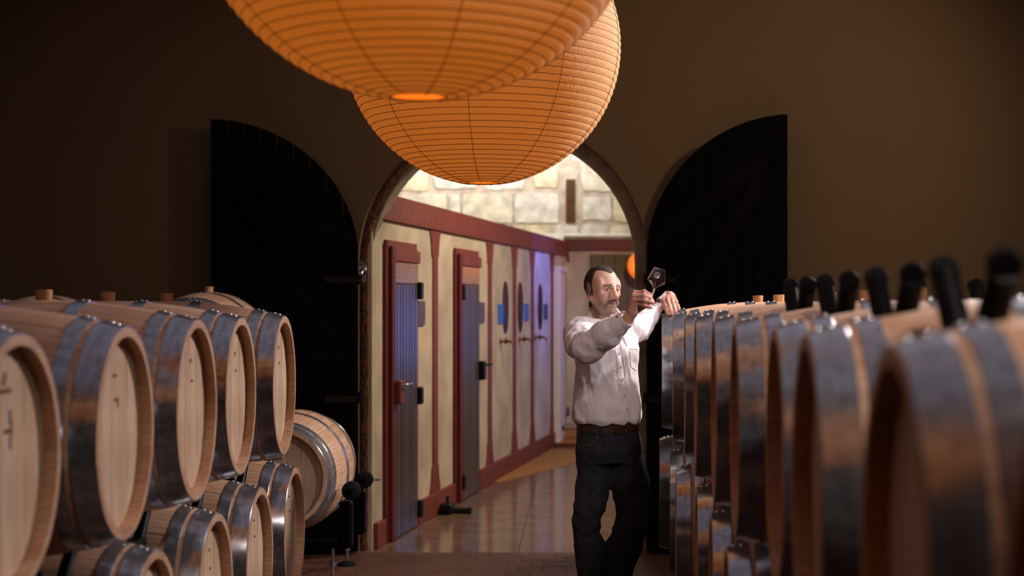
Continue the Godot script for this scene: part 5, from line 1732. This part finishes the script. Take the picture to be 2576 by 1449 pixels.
func shirt_details(o: Node3D, f: Field) -> void:
	# the button band, from the V of the neck down to the hem
	var band := [[0.150, 1.468], [0.166, 1.430], [0.180, 1.390], [0.187, 1.340], [0.193, 1.290], [0.199, 1.240], [0.206, 1.190], [0.213, 1.140], [0.221, 1.090], [0.228, 1.050]]
	for off: float in [-0.014, 0.014]:
		var pts := []
		var rr := []
		for e: Array in band:
			var p := on_shirt(f, e[0] + off, e[1], 0.0004)
			pts.append(p)
			rr.append(0.0016)
		man_part("seam", tube_mesh(pts, rr, 6), M.shirt, o)
	for e: Array in [[0.184, 1.365], [0.1915, 1.302], [0.1985, 1.243], [0.210, 1.165], [0.2185, 1.105]]:
		var p := on_shirt(f, e[0], e[1], 0.001)
		disc("button", p, f.grad(p), 0.0065, M.button, o)
	# breast pocket on his left
	var pk := [[0.232, 1.385], [0.290, 1.378], [0.292, 1.300], [0.268, 1.278], [0.238, 1.300], [0.232, 1.385]]
	var pts := []
	var rr := []
	for k in pk.size() - 1:
		for t in 5:
			pts.append(on_shirt(f, lerpf(pk[k][0], pk[k + 1][0], t / 5.0), lerpf(pk[k][1], pk[k + 1][1], t / 5.0), 0.0004))
			rr.append(0.0015)
	man_part("pocket_seam", tube_mesh(pts, rr, 6, true), M.shirt, o)
	# cuffs
	for s in 2:
		var a := R_EL if s == 0 else L_EL
		var w := R_WR if s == 0 else L_WR
		var d := (w - a).normalized()
		var t0 := a.lerp(w, 0.70 if s == 0 else 0.76)
		var t1 := a.lerp(w, 0.93 if s == 0 else 1.02)
		var u := d.cross(Vector3.UP).normalized()
		var v := u.cross(d)
		var len := t0.distance_to(t1)
		var prof := []
		for e: Vector2 in [Vector2(0.034, len * 0.1), Vector2(0.0445, 0.0), Vector2(0.0450, 0.004), Vector2(0.0405, len * 0.5), Vector2(0.0400, len - 0.003), Vector2(0.0385, len), Vector2(0.0365, len - 0.002), Vector2(0.0365, len * 0.4)]:
			prof.append(Vector2(e.x * (1.0 if s == 0 else 0.86), e.y))
		man_part("cuff", lathe_mesh(prof, 40, Transform3D(Basis(u, d, v), t0), 0.5), M.shirt, o)
		if s == 0:
			for e: Array in [[0.62, 0.95], [0.32, 0.72]]:
				var ang: float = e[1]
				var dirv := (Vector3(0, 0, 1) - d * d.z).normalized()
				var side := d.cross(dirv)
				var q: Vector3 = t0 + d * (len * e[0]) + (dirv * cos(ang) - side * sin(ang)) * 0.041
				disc("button", q, (dirv * cos(ang) - side * sin(ang)).normalized(), 0.0062, M.button_dark, o)
	# collar: a stand round the neck and two points folded down in front
	var c := Vector3(0.1200, 1.571, -7.092)
	var m := MB.new()
	var inner := []
	var top := []
	var outer := []
	var under := []
	var n := 36
	for k in n + 1:
		var t := -1.0 + 2.0 * k / n
		var ang := 0.26 + PI + t * (PI - 0.40)
		var dir := Vector3(sin(ang), 0, cos(ang))
		var back := 0.5 + 0.5 * cos(t * PI)          # 1 at the nape, 0 at the front
		var y_top := lerpf(-0.058, 0.036, back)
		var tipw := smoothstep(0.72, 0.97, absf(t))
		var flare := lerpf(0.020, 0.046, tipw)
		inner.append(c + dir * 0.0600 + Vector3(0, y_top - 0.045, 0))
		top.append(c + dir * 0.0700 + Vector3(0, y_top, 0))
		var ob := f.hit(c + dir * (0.0820 + flare) + Vector3(0, 0.10, 0), Vector3.DOWN) + Vector3(0, 0.007, 0)
		ob.y = minf(ob.y, c.y + y_top - 0.012)
		outer.append(ob)
		under.append(ob - dir * 0.004 - Vector3(0, 0.006, 0))
	for k in n:
		var dir: Vector3 = ((top[k] + top[k + 1]) * 0.5 - c) * Vector3(1, 0, 1)
		m.quad(inner[k], inner[k + 1], top[k + 1], top[k], -dir)
		var mid0: Vector3 = top[k] + (top[k] - c) * Vector3(1, 0, 1) * 0.09 + Vector3(0, 0.001, 0)
		var mid1: Vector3 = top[k + 1] + (top[k + 1] - c) * Vector3(1, 0, 1) * 0.09 + Vector3(0, 0.001, 0)
		m.quad(top[k], top[k + 1], mid1, mid0, Vector3.UP)
		m.quad(mid0, mid1, outer[k + 1], outer[k], dir + Vector3(0, 0.03, 0))
		m.quad(outer[k], outer[k + 1], under[k + 1], under[k], Vector3.DOWN)
		m.quad(under[k], under[k + 1], inner[k + 1], inner[k], Vector3.DOWN)
	for k: int in [0, n]:
		m.quad(inner[k], top[k], outer[k], under[k], Vector3(0.26, 0, 0.96))
	man_part("collar", m.done(), M.shirt, o)

func trousers(o: Node3D) -> void:
	var f := Field.new(Vector3(-0.13, 0.04, -7.30), Vector3(0.40, 1.06, -6.88), 0.010, 75.0)
	f.loft([[0.845, 0.137, -7.10, 0.150, 0.112], [0.90, 0.138, -7.10, 0.166, 0.124], [0.98, 0.134, -7.10, 0.156, 0.118], [1.045, 0.131, -7.10, 0.150, 0.114]], TORSO_YAW * 0.9)
	for s in 2:
		for k in 6:
			var a: Array = CLOTH[s][k]
			var b: Array = CLOTH[s][k + 1]
			f.cap(Vector3(a[0], a[1], a[2]), Vector3(b[0], b[1], b[2]), a[3], b[3])
	f.finish()
	var nz := FastNoiseLite.new()
	nz.frequency = 1.0
	nz.fractal_octaves = 3
	nz.seed = 23
	f.roughen(func(p: Vector3) -> float:
		var d := 0.006 * nz.get_noise_3d(p.x * 8.0, p.y * 9.0, p.z * 8.0)
		for s in 2:
			var w := exp(-((p - LEGS[s][1]) * Vector3(0.6, 1, 1)).length_squared() / 0.020)
			d += w * 0.0035 * sin(p.y * 80.0 + (p.x - LEGS[s][1].x) * 60.0 * (1.0 - 2.0 * s) + 4.0 * nz.get_noise_3d(p.x * 5, p.y * 5, p.z * 5))
		var wc := exp(-pow((p.y - 0.82) / 0.07, 2.0))
		d += wc * 0.0025 * sin((p.y * 60.0 - absf(p.x - 0.14) * 90.0))
		return d, 0.03)
	var m := MB.new()
	f.mesh(m)
	man_part("jeans", m.done(), M.denim, o)
	# belt, loops and buckle
	var bp := MB.new()
	var rings := []
	for k in 65:
		var a := TAU * k / 64.0
		var row := []
		for e: Array in [[0.0, 0.990], [0.005, 0.992], [0.005, 1.026], [0.0, 1.028], [-0.004, 1.028], [-0.004, 0.990]]:
			var q := Vector3((0.1535 + e[0]) * sin(a), 0, (0.1175 + e[0]) * cos(a))
			row.append(Vector3(0.133, e[1], -7.10) + Basis(Vector3.UP, TORSO_YAW * 0.9) * q)
		rings.append(row)
	for k in 64:
		for j in 6:
			var mid: Vector3 = rings[k][j] + rings[k + 1][(j + 1) % 6]
			bp.quad(rings[k][j], rings[k + 1][j], rings[k + 1][(j + 1) % 6], rings[k][(j + 1) % 6], (mid * 0.5 - Vector3(0.133, 1.009, -7.10)) * (1.0 if j < 4 else -1.0))
	var belt := man_part("belt", bp.done(), M.leather, o)
	var by := TORSO_YAW * 0.9
	for e: Array in [[-0.62, "belt_loop"], [0.0, "buckle"], [0.75, "belt_loop"]]:
		var a: float = e[0]
		var q := Vector3(0.133, 1.009, -7.10) + Basis(Vector3.UP, by) * Vector3(0.160 * sin(a), 0, 0.124 * cos(a))
		var bb := Basis(Vector3.UP, by + a)
		if e[1] == "buckle":
			var c := []
			var rr := []
			for v: Vector2 in [Vector2(-0.026, -0.021), Vector2(0.026, -0.021), Vector2(0.028, 0.0), Vector2(0.026, 0.021), Vector2(-0.026, 0.021), Vector2(-0.028, 0.0)]:
				c.append(q + bb * Vector3(v.x, v.y, 0.002))
				rr.append(0.003)
			part("buckle", tube_mesh(c, rr, 6, true), M.brass, belt)
		else:
			part("belt_loop", box_mesh(Vector3(0.014, 0.056, 0.008), 0.002, q, bb), M.denim, belt)
	# front pocket with its worn tan edge, and the fly
	var pp := []
	var pr := []
	for k in 11:
		var t := k / 10.0
		var p := f.hit(Vector3(lerpf(0.010, 0.092, t), 0.985 - 0.052 * (1.0 - t) - 0.018 * sin(t * PI), -6.80), Vector3(0, 0, -1))
		pp.append(p)
		pr.append(0.0018)
	man_part("pocket_edge", tube_mesh(pp, pr, 6), M.stitch, o)
	var fp := []
	var fr := []
	for k in 8:
		fp.append(f.hit(Vector3(0.198 - 0.004 * k, 0.975 - 0.018 * k, -6.80), Vector3(0, 0, -1)))
		fr.append(0.0022)
	man_part("fly_seam", tube_mesh(fp, fr, 6), M.denim, o)
	# boots, below the frame, standing on the floor
	for s in 2:
		var leg: Array = LEGS[s]
		var an: Vector3 = leg[2]
		var toe: Vector3 = Vector3(leg[3].x, 0.045, leg[3].z) + (leg[3] - an) * Vector3(1, 0, 1) * 0.6
		var g := Field.new(an.min(toe) - Vector3(0.09, 0.15, 0.09), an.max(toe) + Vector3(0.09, 0.09, 0.09), 0.010, 90.0)
		g.cap(an + Vector3(0, 0.06, 0), Vector3(an.x, 0.06, an.z), 0.048, 0.046)
		g.cap(Vector3(an.x, 0.045, an.z - 0.03), toe, 0.044, 0.038)
		g.finish()
		g.cut_below(0.002)
		var bm := MB.new()
		g.mesh(bm)
		man_part("boot", bm.done(), M.boot, o)

# ---------------------------------------------------------------- the glass of red wine he holds up
func wine_glass() -> void:
	var foot := Vector3(0.3044, 1.594, -6.556)
	var ax := Vector3(0.277, 0.960, -0.03).normalized()
	var g := thing("wine_glass", "tilted tasting glass of red wine with an etched round emblem, in the man's raised hand", "wine glass", foot)
	var u := ax.cross(Vector3(0, 0, 1)).normalized()
	g.basis = Basis(-u, ax, (-u).cross(ax)).orthonormalized()
	part("foot", lathe_mesh([Vector2(0, 0.0), Vector2(0.0275, 0.0), Vector2(0.0285, 0.001), Vector2(0.0275, 0.002), Vector2(0.012, 0.0045), Vector2(0.0042, 0.009), Vector2(0.0, 0.009)], 40, Transform3D(), 0.6), M.glass, g)
	part("stem", lathe_mesh([Vector2(0, 0.008), Vector2(0.0042, 0.008), Vector2(0.0036, 0.030), Vector2(0.0042, 0.055), Vector2(0.0070, 0.072), Vector2(0.0, 0.072)], 24, Transform3D(), 0.6), M.glass, g)
	var outer := [Vector2(0.0, 0.0715), Vector2(0.006, 0.0722), Vector2(0.0105, 0.0775), Vector2(0.0155, 0.0845), Vector2(0.0255, 0.0935), Vector2(0.0375, 0.1015), Vector2(0.0396, 0.1045), Vector2(0.0392, 0.108), Vector2(0.0330, 0.135), Vector2(0.0252, 0.163)]
	part("bowl", lathe_mesh(outer, 56, Transform3D(), 0.55), M.glass_thin, g)
	part("rim", lathe_mesh([Vector2(0.0244, 0.1630), Vector2(0.0252, 0.1634), Vector2(0.0254, 0.1628), Vector2(0.0247, 0.1624)], 56), M.glass, g)
	# the wine: what lies below the level plane, inside the bowl
	var level := g.basis.transposed() * Vector3.UP
	var h0 := 0.1085
	var m := MB.new()
	var segs := 56
	var wp := [Vector2(0.0, 0.0746), Vector2(0.0045, 0.0754), Vector2(0.0089, 0.0794), Vector2(0.0143, 0.0862), Vector2(0.0245, 0.0952), Vector2(0.0365, 0.1029), Vector2(0.0382, 0.1049), Vector2(0.0379, 0.108), Vector2(0.0350, 0.1212), Vector2(0.0318, 0.135)]
	var rings := []
	for s in segs:
		var a := TAU * s / segs
		var d := Vector3(cos(a), 0, sin(a))
		var row := []
		var done := false
		for k in wp.size():
			var p: Vector3 = d * wp[k].x + Vector3(0, wp[k].y, 0)
			var e := (p - Vector3(0, h0, 0)).dot(level)
			if e > 0.0 and not done:
				var p0: Vector3 = row[-1]
				var e0 := (p0 - Vector3(0, h0, 0)).dot(level)
				p = p0.lerp(p, -e0 / (e - e0))
				row.append(p)
				done = true
			elif done:
				row.append(row[-1])
			else:
				row.append(p)
		rings.append(row)
	for s in segs:
		var t := (s + 1) % segs
		for k in wp.size() - 1:
			var mid: Vector3 = (rings[s][k] + rings[t][k + 1]) * 0.5
			m.quad(rings[s][k], rings[t][k], rings[t][k + 1], rings[s][k + 1], mid - Vector3(0, 0.11, 0))
		m.tri(Vector3(0, h0, 0), rings[s][-1], rings[t][-1], level)
	part("wine", m.done(), M.wine, g)
	# the etched emblem: a ring with curling strokes inside, on the front of the bowl
	var face := (g.basis.transposed() * Vector3(-0.05, 0, 1))
	var a0 := atan2(face.z, face.x)
	var wrap := func(x: float, y: float) -> Vector3:
		var yy := 0.1290 + y
		var r := lerpf(0.0392, 0.0252, (yy - 0.108) / 0.055) + 0.0005
		var a := a0 - (x - 0.004) / r
		return Vector3(r * cos(a), yy, r * sin(a))
	var em := MB.new()
	var rp := PackedVector3Array()
	var rr := PackedFloat32Array()
	for k in 36:
		var a := TAU * k / 36.0
		rp.append(wrap.call(0.0118 * cos(a), 0.0118 * sin(a)))
		rr.append(0.0011)
	em.tube(rp, rr, 6, true)
	for st: Array in [[[-0.006, 0.003], [-0.003, 0.005], [-0.001, 0.003], [-0.003, 0.000], [-0.001, -0.003], [-0.004, -0.005], [-0.006, -0.003]], [[0.000, 0.005], [0.003, 0.005], [0.005, 0.002], [0.004, -0.002], [0.001, -0.005]], [[0.006, 0.004], [0.006, 0.0], [0.005, -0.004]], [[-0.003, -0.0065], [0.001, -0.0075], [0.004, -0.006]]]:
		var q := PackedVector3Array()
		var w := PackedFloat32Array()
		for e: Array in st:
			q.append(wrap.call(e[0], e[1]))
			w.append(0.00055)
		em.tube(q, w, 5)
	part("emblem", em.done(), M.etch, g)
